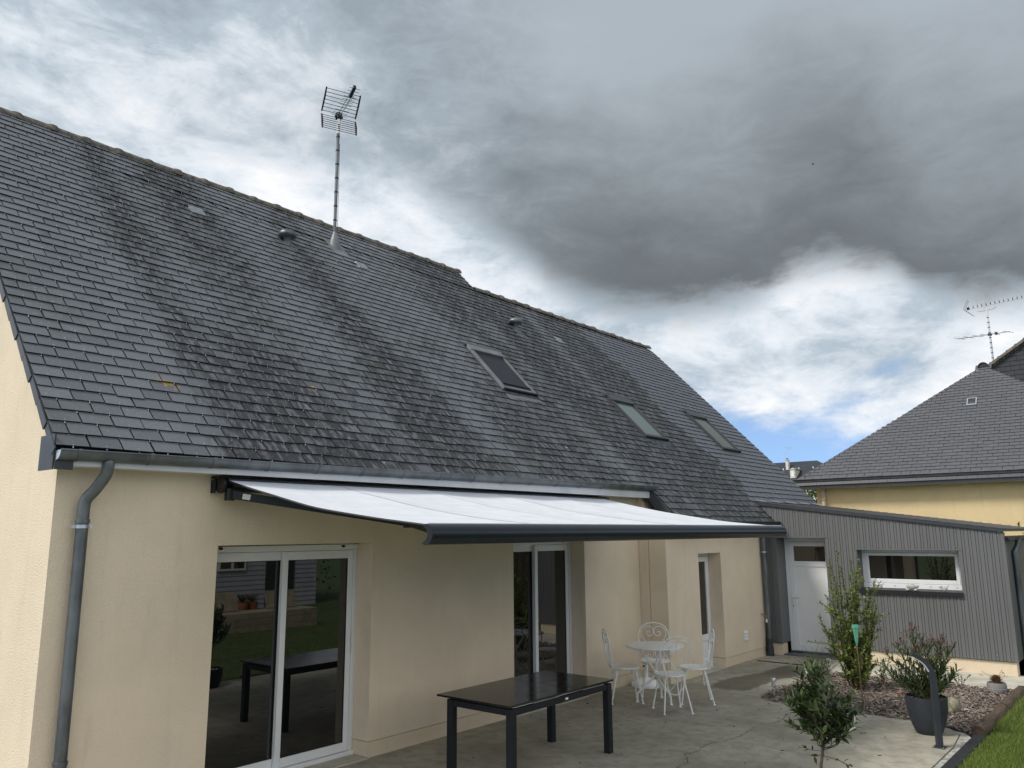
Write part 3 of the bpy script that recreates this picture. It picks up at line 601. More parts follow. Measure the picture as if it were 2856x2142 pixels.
# wall vent, tap with hose
g = MB(); g.bbox((11.28, Y2-.014, .338), (11.437, Y2-.001, .521), .003)
vn = g.build('wall_vent', MT['white'], house)
for i in range(3):
    z = .355+i*.055; g = MB(); g.prism([(11.295, Y2-.016, z+.042), (11.422, Y2-.016, z+.042), (11.422, Y2-.030, z+.008), (11.295, Y2-.030, z+.008)], (0, .004, -.004)); g.build('vent_slat', MT['white'], vn)
g = MB(); g.tube([(12.10, Y2-.0, .74), (12.10, Y2-.07, .74), (12.09, Y2-.10, .72), (12.085, Y2-.10, .68)], .010, 8); g.box((12.06, Y2-.075, .765), (12.14, Y2-.055, .775)); g.tube([(12.10, Y2-.065, .74), (12.10, Y2-.065, .77)], .006, 6)
tp = g.build('tap', MT['brass'], house, smooth=True)
g = MB(); g.lathe([(.016, 0), (.018, .03), (.013, .06)], (12.085, Y2-.10, .60), 10); g.build('hose_connector', MT['white'], tp); g = MB(); g.tube(smoothpath([(12.085, Y2-.10, .61), (12.088, Y2-.095, .45), (12.10, Y2-.07, .28), (12.13, Y2-.05, .12), (12.14, Y2-.045, .09)], 5), .0105, 8); g.build('hose', MT['black'], tp, smooth=True)

# skylights: frame proud of the slates, flashing apron, pane
def onroof(x, y, h=0): return Vector((x, y-SP*h, roofZ(y)+CP*h))
def rbox(mb, x0, x1, y0, y1, h0, h1):
    P = [onroof(x, y, h_) for h_ in (h0, h1) for (x, y) in ((x0, y0), (x1, y0), (x1, y1), (x0, y1))]
    mb.add(P, [(3, 2, 1, 0), (4, 5, 6, 7), (0, 1, 5, 4), (1, 2, 6, 5), (2, 3, 7, 6), (3, 0, 4, 7)])
for i, (x0, x1, y0, y1) in enumerate(SKY):
    fm = MT['lead'] if i == 0 else MT['clad_d']; g = MB(); B = .058; hh = .062
    rbox(g, x0, x0+B, y0, y1, -.02, hh); rbox(g, x1-B, x1, y0, y1, -.02, hh); rbox(g, x0-.004, x1+.004, y1-.09, y1+.006, -.02, hh+.014); rbox(g, x0+B+.001, x1-B-.001, y0+.002, y0+.055, -.02, hh-.012)
    sk = g.build('skylight', fm, house); sk['label'] = ['skylight with dark roller blind, nearest of the three', 'middle skylight with greenish glass in dark frame', 'farthest skylight, set in the newer slates'][i]
    p = MB(); rbox(p, x0+B-.002, x1-B+.002, y0+.054, y1-.089, .01, .038 if i else .044); p.build('pane' if i else 'roller_blind', [MT['blind'], MT['skyglass'], MT['skyglass2']][i], sk)
    a = MB(); rbox(a, x0-.02, x1+.02, y0-.13, y0-.022, .014, .022); a.build('flashing_apron', MT['lead'] if i == 0 else MT['newslate'], sk)
    for xx in (x0-.05, x1+.006): a = MB(); rbox(a, xx, xx+.044, y0-.02, y1+.05, .004, .03); a.build('side_flashing', MT['clad_d'], sk)
    a = MB(); rbox(a, x0-.05, x1+.05, y1+.055, y1+.115, .012, .024); rbox(a, x0-.03, x1+.03, y1+.012, y1+.05, .008, .06); a.build('head_flashing', MT['clad_d'], sk)
    a = MB(); rbox(a, x0+.0, x1-.0, y0-.021, y0+.0005, .0, hh+.01); a.build('bottom_cover', MT['black'], sk)
    if i == 0: a = MB(); rbox(a, x0+B+.01, x1-B-.01, y0+.10, y0+.118, .0445, .06); a.build('blind_bar', MT['black'], sk)
# roof vents: two domes, three grilles
for (x, y) in ((4.23, 3.40), (9.21, 2.96)):
    c = onroof(x, y, .02); g = MB(); g.lathe([(.06, -.05), (.06, .07), (.075, .085), (.125, .10), (.142, .13), (.135, .165), (.10, .20), (.05, .215), (0, .218)], c, 22)
    o = g.build('roof_vent', MT['zinc'], house, smooth=True, angle=50); o['label'] = 'domed zinc roof vent'
    a = MB(); rbox(a, x-.13, x+.13, y-.16, y+.05, .012, .020); a.build('vent_flashing', MT['lead'], o)
for (x, y) in ((2.80, 3.50), (5.72, 3.44), (10.69, 3.0)):
    g = MB(); rbox(g, x-.12, x+.12, y-.085, y+.07, .012, .024); o = g.build('vent_grille', MT['slate_v'], house)
    for k in range(6): a = MB(); rbox(a, x-.105, x+.105, y-.072+k*.023, y-.060+k*.023, .025, .034); a.build('grille_bar', MT['galv'], o)

# ================================================================== THE CLAD ANNEX
annex = thing('annex', (XA+1.5, -2.4, 0), 'low annex clad in grey ribbed steel with white door and wide window', 'annex')
atop = lambda y: 2.744+(y+.40)*.1333                               # top edge of the cladding
AD, AW = (-1.655, -.72, 2.122), (-3.774, -2.172, 1.245, 1.912)     # door (y0,y1,top)  window (y0,y1,z0,z1)
PL = .213; MOD = .1022
g = MB(); Y0 = Y2+.0
for (ya, yb, za, zb) in ((YC+.03, AW[0]-.02, PL, None), (AW[0]-.02, AW[1]+.02, PL, AW[2]-.02), (AW[0]-.02, AW[1]+.02, AW[3]+.02, None), (AW[1]+.02, AD[0]-.02, PL, None), (AD[0]-.02, AD[1]+.02, AD[2]+.02, None), (AD[1]+.02, -.39, PL, None)):
    A_ = [(XA+.02, ya, za), (XA+.02, yb, za), (XA+.02, yb, (zb or atop(yb)-.02)), (XA+.02, ya, (zb or atop(ya)-.02))]; g.prism(A_, (.12, 0, 0))
g.build('wall', MT['clad_d'], annex)
g = MB(); 
for ya, yb in ((YC+.025, AD[0]), (AD[1], Y2+.01)): g.box((XA+.035, ya, -.1), (XA+.24, yb, PL-.012))
g.build('plinth', MT['plinth'], annex)
g = MB(); g.prism([(XA+.7, YC+.25, -.1), (XA+.7, Y2+.1, -.1), (XA+.7, Y2+.1, 2.60), (XA+.7, YC+.25, atop(YC)-.08)], (.02, 0, 0)); g.box((XA+.25, YC+.03, -.1), (XR, YC+.2, 2.05)); g.box((XR-.3, YC+.2, -.1), (XR, -.5, 2.1)); g.build('inner_wall', MT['clad_d'], annex)
screws = MB()
def screw(x, y, z, r=.011): screws.lathe([(r, 0), (r*.9, .005), (r*.4, .008), (0, .0085)], (0, 0, 0), 8); k = 8*4; vs = screws.v[-k:]; screws.v[-k:] = [(x-q[2], y+q[0], z+q[1]) for q in vs]
ny = 0; y = -.40
while y-MOD > YC-.002:
    ya, yb = y-MOD, y; yc = (ya+yb)/2; segs = [(PL, None)]
    if AD[0]-.02 < yc < AD[1]+.01: segs = [(AD[2]+.012, None)]
    if AW[0]-.02 < yc < AW[1]+.02: segs = [(PL, AW[2]-.045), (AW[3]+.012, None)]
    for za, zb in segs:
        m_ = MB(); f = ya+.041                                       # narrow groove [ya,f], raised pan [f,yb]
        prof = [(ya, .018), (f-.007, .018), (f-.006, .006), (f-.0025, .006), (f, .0205), (yb-.007, .0205), (yb-.006, .006), (yb-.0025, .006), (yb, .018)]
        lo = [(XA+.02-d, q, za) for q, d in prof]; hi = [(XA+.02-d, q, zb or atop(q)-.004) for q, d in prof]; bk0 = [(XA+.0195, ya, za), (XA+.0195, yb, za)]
        n_ = len(prof); m_.add(lo+hi+[(XA+.0195, yb, za), (XA+.0195, ya, za), (XA+.0195, yb, zb or atop(yb)-.004), (XA+.0195, ya, zb or atop(ya)-.004)], [(i, i+1, n_+i+1, n_+i) for i in range(n_-1)]+[(*range(n_), 2*n_, 2*n_+1), (*range(n_, 2*n_), 2*n_+2, 2*n_+3)])
        m_.build('cladding_rib', MT['clad'], annex)
        if ny % 2 == 0:
            yy = ya+.02; screw(XA+.002, yy, (zb or atop(yy))-.065)
            screw(XA+.002, yy, za+.075 if za < .5 else za+.035)
            if za < .5 and (zb is None): screw(XA+.002, yy, 1.17)
    y -= MOD; ny += 1
sc = screws.build('screws', MT['lead'], annex, smooth=True); sc['kind'] = 'stuff'
# corner trims, reveals, door
g = MB(); g.prism([(XA-.004, YC+.045, PL-.004), (XA-.004, YC-.012, PL-.004), (XA-.004, YC-.012, atop(YC)-.004), (XA-.004, YC+.045, atop(YC+.045)-.004)], (.0015, 0, 0)); g.box((XA-.0035, YC-.012, PL-.004), (XA+.10, YC-.010, atop(YC)-.01)); g.build('corner_trim', MT['clad'], annex)
g = MB(); g.box((XA+.002, AD[1], PL), (XA+.44, AD[1]+.012, AD[2])); g.box((XA-.003, AD[1]+.0125, PL), (XA-.001, AD[1]+.05, AD[2]+.01)); g.box((XA+.002, AD[0]-.012, 0), (XA+.44, AD[0], AD[2])); g.box((XA+.0, AD[0]-.012, AD[2]+.0005), (XA+.44, AD[1]+.012, AD[2]+.012)); g.build('door_reveal', MT['clad'], annex)
g = MB(); g.box((XA-.0045, AD[0]-.035, .05), (XA-.002, AD[0]+.002, AD[2]+.012)); g.box((XA-.012, AD[0]-.03, AD[2]-.004), (XA-.0045, AD[1]+.03, AD[2]+.016)); g.build('door_trim', MT['clad'], annex)
DX = XA+.40
def annexdoor():
    y0, y1, z1 = AD[0]+.002, AD[1]-.002, AD[2]-.004
    g = MB(); g.bbox((DX, y1-.07, .045), (DX+.07, y1, z1)); g.bbox((DX, y0, .045), (DX+.07, y0+.07, z1)); g.bbox((DX, y0+.071, z1-.08), (DX+.07, y1-.071, z1))
    d = g.build('entrance_door', MT['white'], annex); d['label'] = 'white door with small glazed panel at the top'
    a, b = y0+.072, y1-.072; P = .10; X = DX-.006; g = MB()
    g.bbox((X, a, .05), (X+.06, a+P, z1-.084)); g.bbox((X, b-P, .05), (X+.06, b, z1-.084)); g.bbox((X, a+P+.001, .05), (X+.06, b-P-.001, .17)); g.bbox((X, a+P+.001, 1.58), (X+.06, b-P-.001, 1.68)); g.bbox((X, a+P+.001, z1-.16), (X+.06, b-P-.001, z1-.085)); g.build('door_leaf', MT['white'], d)
    g = MB(); g.bbox((X+.014, a+P-.002, .168), (X+.03, b-P+.002, 1.583), .001); g.build('panel', MT['white'], d); g = MB(); g.box((X+.02, a+P-.003, 1.677), (X+.028, b-P+.003, z1-.158)); g.build('pane', MT['glass'], d)
    g = MB(); hy = b-.035; g.bbox((X-.012, hy-.018, .78), (X-.001, hy+.018, 1.10), .004); g.tube([(X-.012, hy, 1.02), (X-.055, hy, 1.02), (X-.058, hy-.03, 1.02), (X-.056, hy-.14, 1.022)], .011, 8); g.build('handle', MT['white'], d, smooth=True); g = MB(); g.lathe([(.009, 0), (.009, .004)], (0, 0, 0), 10); g.v = [(X-.013-q[2], hy+q[0], .86+q[1]*1.5) for q in g.v]; g.build('keyhole', MT['black'], d)
    g = MB(); g.bbox((XA+.03, y0-.01, -.05), (DX+.08, y1+.01, .02), .005); g.bbox((DX-.06, y0, .021), (DX+.08, y1, .044), .004); g.build('threshold', MT['zinc'], d)
annexdoor()
def annexwin():
    y0, y1, z0, z1 = AW; X = XA+.26; g = MB(); F = .06
    g.bbox((X, y1-F, z0+.09), (X+.07, y1, z1)); g.bbox((X, y0, z0+.09), (X+.07, y0+F, z1)); g.bbox((X, y0+F+.001, z1-.055), (X+.07, y1-F-.001, z1)); g.bbox((X-.02, y0, z0+.005), (X+.07, y1, z0+.089), .006)
    f = g.build('window', MT['white'], annex); f['label'] = 'wide low white framed window in the grey cladding'
    a, b = y0+F+.002, y1-F-.002; P = .055; g = MB(); X2 = X-.008; za, zb = z0+.094, z1-.057
    g.bbox((X2, a, za), (X2+.05, a+P, zb)); g.bbox((X2, b-P, za), (X2+.05, b, zb)); g.bbox((X2, a+P+.001, za), (X2+.05, b-P-.001, za+.07)); g.bbox((X2, a+P+.001, zb-.05), (X2+.05, b-P-.001, zb)); g.build('sash', MT['white'], f)
    g = MB(); g.box((X2+.018, a+P-.003, za+.067), (X2+.026, b-P+.003, zb-.047)); g.build('pane', MT['glass'], f)
    g = MB()
    for yy in (y1-.12, y1-.52, y0+.52, y0+.12): g.box((X-.0215, yy-.018, z0+.045), (X-.0195, yy+.018, z0+.052))
    g.build('drain_cover', MT['clad'], f)
    g = MB(); g.box((XA+.0, y1, z0-.03), (X+.075, y1+.012, z1)); g.box((XA+.0, y0-.012, z0-.03), (X+.075, y0, z1)); g.box((XA+.0, y0-.012, z1+.0005), (X+.075, y1+.012, z1+.011)); g.box((XA-.0045, y1+.0125, z0-.03), (XA-.002, y1+.05, z1+.02)); g.box((XA-.0045, y0-.055, z0-.045), (XA-.002, y0-.0125, z1+.01)); g.box((XA-.010, y0-.05, z1-.003), (XA-.0045, y1+.05, z1+.014)); g.build('window_reveal', MT['clad'], annex)
    g = MB(); g.prism([(X-.02, y0-.01, z0+.004), (XA-.035, y0-.01, z0-.008), (XA-.040, y0-.01, z0-.078), (XA-.032, y0-.01, z0-.078), (XA-.026, y0-.01, z0-.018), (X-.02, y0-.01, z0-.008)], (0, y1-y0+.02, 0)); g.build('window_sill', MT['black'], f)
annexwin()
# side face (faces the lawn)
x = XA+.10; s_ = MB()
while x < XR-.1:
    m_ = MB(); f = x+.041; prof = [(x, .006), (f-.006, .006), (f, .0215), (x+MOD-.006, .0215), (x+MOD, .006)]
    zt = 2.14; lo = [(q, YC+.01-d, PL) for q, d in prof]; hi = [(q, YC+.01-d, zt) for q, d in prof]; n_ = 5
    m_.add(lo+hi+[(x+MOD, YC+.0105, PL), (x, YC+.0105, PL), (x+MOD, YC+.0105, zt), (x, YC+.0105, zt)], [(i, i+1, n_+i+1, n_+i) for i in range(4)]+[(0, 1, 2, 3, 4, 10, 11), (5, 6, 7, 8, 9, 12, 13)]); m_.build('cladding_rib', MT['clad'], annex); x += MOD
g = MB(); g.box((XA+.13, YC+.03, -.1), (XR, YC+.12, PL-.012)); g.build('plinth', MT['plinth'], annex)
# shed roof: overlapping low courses with a dark edge trim
ar = lambda y: atop(y)+.012
g = MB(); g.prism([(XA-.03, -.34, ar(-.34)), (XA-.03, YC-.05, ar(YC-.05)), (XA-.03, YC-.05, ar(YC-.05)+.035), (XA-.03, -.34, ar(-.34)+.035)], (XR-XA, 0, 0)); ro = g.build('roof', MT['clad_d'], annex)
g = MB(); g.prism([(XA-.034, -.41, atop(-.41)-.004), (XA-.034, YC-.02, atop(YC-.02)-.004), (XA-.034, YC-.02, atop(YC-.02)+.052), (XA-.034, -.41, atop(-.41)+.052)], (.012, 0, 0)); g.build('edge_trim', MT['clad_d'], ro)
for i in range(26):
    ya = -.36-i*.160; yb = ya-.19; m_ = MB()
    if yb < YC-.09: yb = YC-.09
    m_.prism([(XA-.04, ya, ar(ya)+.036), (XA-.04, yb, ar(yb)+.046), (XA-.04, yb, ar(yb)+.054), (XA-.04, ya, ar(ya)+.044)], (XR-XA-.02, 0, 0)); m_.build('roof_course', MT['newslate'], ro)
for i in range(5):
    x = XA+.12+i*.78; m_ = MB(); m_.prism([(x, -.30, ar(-.30)+.075), (x+.06, -.30, ar(-.30)+.075), (x+.06, -.52, ar(-.52)+.062), (x, -.52, ar(-.52)+.062)], (0, 0, .012)); m_.build('flashing_strap', MT['galv'], ro)
gutter(XA+.02, XR, -4.545, 2.135, 2.15, .062, MT['zinc_d'], annex, 3)
g = MB(); g.tube(smoothpath([(XA+.62, -4.545, 2.10), (XA+.62, -4.545, 2.03), (XA+.60, -4.52, 1.95), (XA+.55, -4.485, 1.86), (XA+.55, -4.49, 1.70), (XA+.55, -4.49, 0)], 5), .045, 12); g.build('downpipe', MT['zinc'], annex, smooth=True)
g = MB(); g.box((11.5, -.60, .0005), (11.56, -1.72, .006)); g.build('drain_channel', MT['rubber'], annex); 

# ================================================================== AWNING
aw = thing('awning', (4.4, 0, 0), 'white fabric awning with anthracite cassette and front bar, over the patio', 'awning')
AX0, AX1, BY, BZ = 1.29, 7.55, -2.85, 2.294
g = MB(); g.bbox((AX0+.05, -.155, 2.625), (AX1-.05, -.006, 2.752), .02); g.prism([(AX0+.05, -.156, 2.66), (AX0+.05, -.215, 2.70), (AX0+.05, -.215, 2.735), (AX0+.05, -.156, 2.752)], (AX1-AX0-.10, 0, 0)); g.build('cassette', MT['anth'], aw)
for x0, x1, sg in ((AX0, AX0+.014, -1), (AX1-.014, AX1, 1)):
    g = MB(); g.bbox((x0, -.075, 2.612), (x1, -.003, 2.760), .003); g.build('wall_plate', MT['anthm'], aw)
    xa, xb = (AX0+.015, AX0+.049) if sg < 0 else (AX1-.049, AX1-.015)
    g = MB(); g.lathe([(.0, 0), (.070, 0), (.076, .006), (.076, .028), (.06, .034), (0, .034)], (0, 0, 0), 22); g.v = [(xa+q[2], -.125+q[0], 2.682+q[1]) for q in g.v]; g.build('end_cap', MT['black'], aw, smooth=True)
g = MB(); g.lathe([(.008, 0), (.008, .004)], (0, 0, 0), 10); g.v = [(AX0-.004+q[2], -.04+q[0], 2.735+q[1]) for q in g.v]; g.build('bolt', MT['galv'], aw)
FX0, FX1 = AX0+.06, AX1-.16
def fabz(t, u): return 2.722+(BZ+.004-2.722)*t-.055*math.sin(math.pi*t)-.022*math.sin(math.pi*t**.6)*math.sin(math.pi*((u*5) % 1))+.0035*math.sin(23*u+9*t)*math.sin(math.pi*t)+.002*math.sin(61*u-17*t)*math.sin(math.pi*t)
for i in range(5):
    xa, xb = FX0+(FX1-FX0)*i/5, FX0+(FX1-FX0)*(i+1)/5; g = MB(); vs = []; NU, NV = 8, 22
    for k in range(NV+1):
        t = k/NV; y = -.20+(BY+.03+.20)*t
        for j in range(NU+1):
            u = (i+j/NU)/5; lap = .002 if (i % 2) else 0; vs.append((xa+(xb-xa)*j/NU+(.012 if j == NU and i < 4 else 0), y, fabz(t, u)+lap))
    q = NU+1; tot = len(vs); vs += [(x, y, z-.0016) for x, y, z in vs]; fs = []
    for k in range(NV):
        for j in range(NU): a = k*q+j; fs += [(a, a+1, a+q+1, a+q), (tot+a+1, tot+a, tot+a+q, tot+a+q+1)]
        fs += [(k*q, k*q+q, tot+k*q+q, tot+k*q), (k*q+NU, tot+k*q+NU, tot+k*q+q+NU, k*q+q+NU)]
    g.add(vs, fs); fp = g.build('fabric_panel', MT['fabric'], aw, smooth=True)
    if i < 4:
        m_ = MB(); A_, B_ = [], []
        for k in range(NV+1): t = k/NV; y = -.20+(BY+.03+.20)*t; z = fabz(t, (i+1)/5)+.0045; A_.append((xb-.005, y, z)); B_.append((xb+.005, y, z))
        m_.add(A_+B_, [(k, k+1, NV+2+k, NV+1+k) for k in range(NV)]); m_.build('seam', MT['seam'], fp)
# front bar: hollow crescent profile with its round side to the garden
bx0, bx1 = 1.262, 7.41; C_ = (BY+.055, BZ-.050); g = MB(); prof = []
for k in range(15): a = R(96)+R(176)*k/14; prof.append((C_[0]+.082*math.cos(a)*.9, C_[1]-.006+.070*math.sin(a)))
for k in range(11): a = R(262)-R(150)*k/10; prof.append((C_[0]+.036+.068*math.cos(a)*.9, C_[1]-.006+.056*math.sin(a)))
g.prism([(bx0, y, z) for y, z in prof], (bx1-bx0, 0, 0)); fb = g.build('front_bar', MT['anth'], aw, smooth=True, angle=50)
g = MB(); g.tube([(bx0+.01, C_[0]-.012, C_[1]+.0655), (bx1-.01, C_[0]-.012, C_[1]+.0655)], .005, 6); g.build('fabric_bead', MT['fabric'], aw)
for x in (bx0-.006, bx1): g = MB(); g.prism([(x, y, z) for y, z in prof], (.006, 0, 0)); g.build('bar_end_cap', MT['anthm'], aw)
def barbox(mb, a, b, w_, h_):
    a, b = Vector(a), Vector(b); d = (b-a).normalized(); s_ = d.cross(Vector((0, 0, 1))).normalized()*w_/2; u = s_.cross(d).normalized()*h_/2
    mb.add([a-s_-u, a+s_-u, a+s_+u, a-s_+u, b-s_-u, b+s_-u, b+s_+u, b-s_+u], [(0, 3, 2, 1), (4, 5, 6, 7), (0, 1, 5, 4), (1, 2, 6, 5), (2, 3, 7, 6), (3, 0, 4, 7)])
for sg, xs in ((1, AX0+.10), (-1, AX1-.20)):
    S_, El, T_ = Vector((xs, -.16, 2.60)), Vector((xs+sg*1.05, -1.35, 2.345)), Vector((xs+sg*.25, BY+.12, 2.215))
    g = MB(); barbox(g, S_, El, .05, .075); g.tube([El-Vector((0, 0, .05)), El+Vector((0, 0, .05))], .038, 12); barbox(g, El, T_, .04, .06); g.tube([S_-Vector((0, 0, .055)), S_+Vector((0, 0, .05))], .045, 12); ar_ = g.build('folding_arm', MT['black'], aw)
    if sg == 1:
        d = (El-S_).normalized(); n_ = Vector((-d.y, d.x, 0)).normalized(); n_ = n_ if n_.x < 0 else -n_
        n_ = Vector((d.y, -d.x, 0)).normalized(); c = S_+d*.16+n_*.0262; g = MB(); u = n_.cross(d).normalized(); g.prism([c-d*.035-u*.024, c+d*.035-u*.024, c+d*.035+u*.024, c-d*.035+u*.024], n_*.001); g.build('sticker', MT['sticker'], ar_)
# support moulding on the left edge under the fabric (dark hem)
g = MB(); P_ = [(FX0-.004, -.20+(BY+.03+.20)*k/22, fabz(k/22, 0)-.010) for k in range(23)]; g.tube(P_, .0075, 6); g.build('fabric_hem', MT['anthm'], aw)

# ================================================================== ANTENNAS
def clampband(mb, c, r, h_=.016): mb.lathe([(r, -h_), (r, h_)], c, 10)
an = thing('tv_antenna', (5.42, 3.79, 6.95), 'tall grey mast with twin grid antenna on the near roof ridge', 'antenna')
ax_, ay_ = 5.42, 3.79
g = MB(); g.tube([(ax_, ay_, 6.9), (ax_, ay_, 9.42)], .028, 10); mast = g.build('mast', MT['zinc'], an, smooth=True)
for i in range(8): g = MB(); clampband(g, (ax_, ay_, 7.24+i*.255), .032, .013); g.build('tape_band', MT['black'], mast)
g = MB(); g.tube([(ax_, ay_, 9.08), (ax_, ay_, 9.40)], .031, 10); g.build('mast_top', MT['galv'], mast, smooth=True)
c = onroof(5.42, 3.72, .0); g = MB(); g.lathe([(.115, -.10), (.095, .02), (.045, .20), (.032, .24), (.0, .24)], (5.42, 3.78, roofZ(3.78)+.02), 14); rbox(g, 5.26, 5.58, 3.56, 3.90, .016, .026); g.build('flashing_cone', MT['lead'], an, smooth=True, angle=50)
g = MB(); g.tube(smoothpath([(5.445, 3.77, 8.9), (5.45, 3.765, 8.2), (5.452, 3.76, 7.6), (5.46, 3.74, 7.25), (5.62, 3.70, 7.12), (5.80, 3.62, 7.0), (5.70, 3.52, 6.86), (5.60, 3.50, 6.83)], 5), .004, 5); g.build('cable', MT['black'], an)
# corner reflector: rods across (e_), two panels opening along the horizontal boom (bd)
e_ = Vector((.93, -.36, .0)).normalized(); bd = Vector((-.36, -.93, .0)).normalized()
def grid(z0, z1, lean, half, nrod):
    gr = MB(); ends = [[], []]
    for i in range(nrod):
        t = i/(nrod-1); c = Vector((ax_, ay_, z0+(z1-z0)*t))+bd*(lean*t)
        gr.tube([c-e_*half, c+e_*half], .0055, 5)
        for s_ in (0, 1): ends[s_].append(c+(e_*half if s_ else -e_*half))
    o = gr.build('reflector_rods', MT['zinc_d'], an)
    for E2 in ends:
        a, b = E2[0], E2[-1]; mid = (a+b)/2; d = (b-a).normalized(); g = MB(); out = bd*.028; n_ = e_*.012
        pts = [a-d*.02, a+d*.03+out*.5, mid+out*1.3, b-d*.03+out*.5, b+d*.02, b-d*.03-out*.3, mid-out*.5, a+d*.03-out*.3]; g.prism([q-n_ for q in pts], n_*2); g.build('end_fin', MT['black'], an)
grid(9.46, 9.75, .24, .30, 7); grid(9.38, 9.11, .07, .30, 7)
b0, b1 = Vector((ax_, ay_, 9.43)), Vector((ax_, ay_, 9.43))+bd*.88+Vector((0, 0, .05))
g = MB(); up = Vector((0, 0, .028))
for off in (e_*.022, -e_*.022): g.tube([b0+off, b1+off*1.1+Vector((0, 0, .02))], .008, 6)
g.tube([b0-up, b1-Vector((0, 0, .10))], .008, 6); boom = g.build('boom', MT['galv'], an)
g = MB(); d_ = (b1-b0)
for i in range(11):
    c = b0+d_*(i/10); l = .13-.04*(i/10); g.tube([c-e_*l, c+e_*l], .0042, 5)
g.build('director_rods', MT['zinc_d'], an)
g = MB(); barbox(g, b1+Vector((0, 0, .04)), b1-d_*.28+Vector((0, 0, -.01)), .045, .05); g.build('boom_cap', MT['black'], an)
g = MB(); g.bbox((ax_-.045, ay_-.045, 9.36), (ax_+.045, ay_+.045, 9.48), .008); g.tube([Vector((ax_, ay_, 9.40))-e_*.07, Vector((ax_, ay_, 9.40))+e_*.07], .02, 8); g.build('dipole_box', MT['black'], an)

a2 = thing('tv_antenna', (26, -2.69, 7.0), 'pale banded mast with two long horizontal aerials on the neighbouring house', 'antenna')
X_ = 26; g = MB(); g.tube([(X_, -2.69, 6.9), (X_, -2.69, 9.20)], .03, 8); mast = g.build('mast', MT['galv'], a2, smooth=True)
for i in range(9): g = MB(); clampband(g, (X_, -2.69, 7.55+i*.165), .034, .012); g.build('tape_band', MT['black'], mast)
g = MB(); g.tube([(X_, -2.05, 9.235), (X_, -3.70, 9.32)], .010, 6); g.tube(smoothpath([(X_, -2.42, 9.24), (X_, -2.44, 9.13), (X_, -2.50, 9.10), (X_, -2.85, 9.12), (X_, -2.95, 9.18), (X_, -2.96, 9.27)], 4), .008, 5); g.build('boom', MT['galv'], a2)
g = MB()
for i in range(13): y = -2.20-i*.122; z = 9.245+(-2.05-y)*.0515; g.tube([(X_-.09, y, z+.02), (X_+.09, y, z+.02)], .005, 4); g.box((X_-.012, y-.012, z), (X_+.012, y+.012, z+.045)); g.tube([(X_, y, z+.03), (X_-.03, y, z+.085)], .004, 4)
g.box((X_-.04, -2.14, 9.22), (X_+.04, -2.21, 9.29)); g.build('director_rods', MT['black'], a2)
g = MB()
for k in range(6): t = k/5; g.tube([(X_-.16, -2.06-.13*t, 9.25+.27*t), (X_+.16, -2.06-.13*t, 9.25+.27*t)], .004, 4); g.tube([(X_-.16, -2.06-.24*t, 9.22-.22*t), (X_+.16, -2.06-.24*t, 9.22-.22*t)], .004, 4)
for xx in (X_-.10, X_+.10): g.tube([(xx, -2.19, 9.52), (xx, -2.06, 9.25), (xx, -2.30, 9.0)], .007, 4)
g.build('corner_reflector', MT['galv'], a2)
g = MB(); g.tube([(X_, -1.80, 8.315), (X_, -3.24, 8.318)], .009, 6); 
for i, y in enumerate((-1.84, -2.10, -2.36, -2.58, -2.80, -3.19)): l = .28; g.tube([(X_-l*.8, y+.12, 8.317), (X_+l*.8, y-.12, 8.317)], .006, 4)
g.tube([(X_-.2, -2.84, 8.34), (X_+.2, -2.94, 8.30)], .006, 4); g.box((X_-.03, -2.83, 8.28), (X_+.03, -2.90, 8.36)); g.box((X_-.05, -2.64, 8.28), (X_+.05, -2.74, 8.34)); g.build('vhf_aerial', MT['zinc_d'], a2)

# ================================================================== NEIGHBOURING HOUSE
nb = thing('neighbour_house', (21.5, -3.1, 0), 'neighbouring house with yellow rendered wall and hipped slate roof', 'house')
NX, NE, NZ = 18.86, 18.6, 3.57; NY0, NY1 = 1.06, -7.22; AP = Vector((21.57, -3.08, 6.55)); npitch = math.atan2(AP.z-NZ, AP.x-NE); nc, ns = math.cos(npitch), math.sin(npitch); NL = (AP.x-NE)/nc
g = MB(); g.box((NX, .66, -.1), (NX+9, NY1+.4, 3.42)); g.build('wall', MT['render_n'], nb)
g = MB(); g.add([(NE+.02, NY0, NZ-.03), (NE+.02, NY1, NZ-.03), (AP.x, AP.y, AP.z-.03), (AP.x+6, AP.y, AP.z-.03), (AP.x+6, NY0, NZ-.03), (AP.x+6, NY1, NZ-.03)], [(0, 1, 2), (0, 2, 3, 4), (1, 5, 3, 2), (0, 4, 5, 1), (3, 5, 4)]); nroof = g.build('roof', MT['deck'], nb)
def next_(s):
    t = s/NL
    if t > .975: return None
    return (NY0-NY1)*.5*0+(NY1+(AP.y-NY1)*t)*-1*0+(-(NY0+(AP.y-NY0)*t)), -(NY1+(AP.y-NY1)*t)
slate_field(nroof, ((NE, 0, NZ), (0, -1, 0), (nc, 0, ns), (-ns, 0, nc)), .118, .215, 0, 40, next_, lambda x, s: False, [MT['slate_n']], 300, lambda x, s: 0, hooks=False, seed=9, G=.008)
hl = Vector((NE, NY0, NZ)); ridge_run(nroof, (AP.x-.12, AP.y, AP.z-.02), (AP.x+5.8, AP.y, AP.z-.02), .5, .13, MT['slate_d'], False)
g = MB(); g.prism([(AP.x-.10, AP.y+.11*math.cos(math.pi*k/10), AP.z-.055+.11*math.sin(math.pi*k/10)) for k in range(11)], (.02, 0, 0)); g.build('ridge_end', MT['slate_d'], nroof)
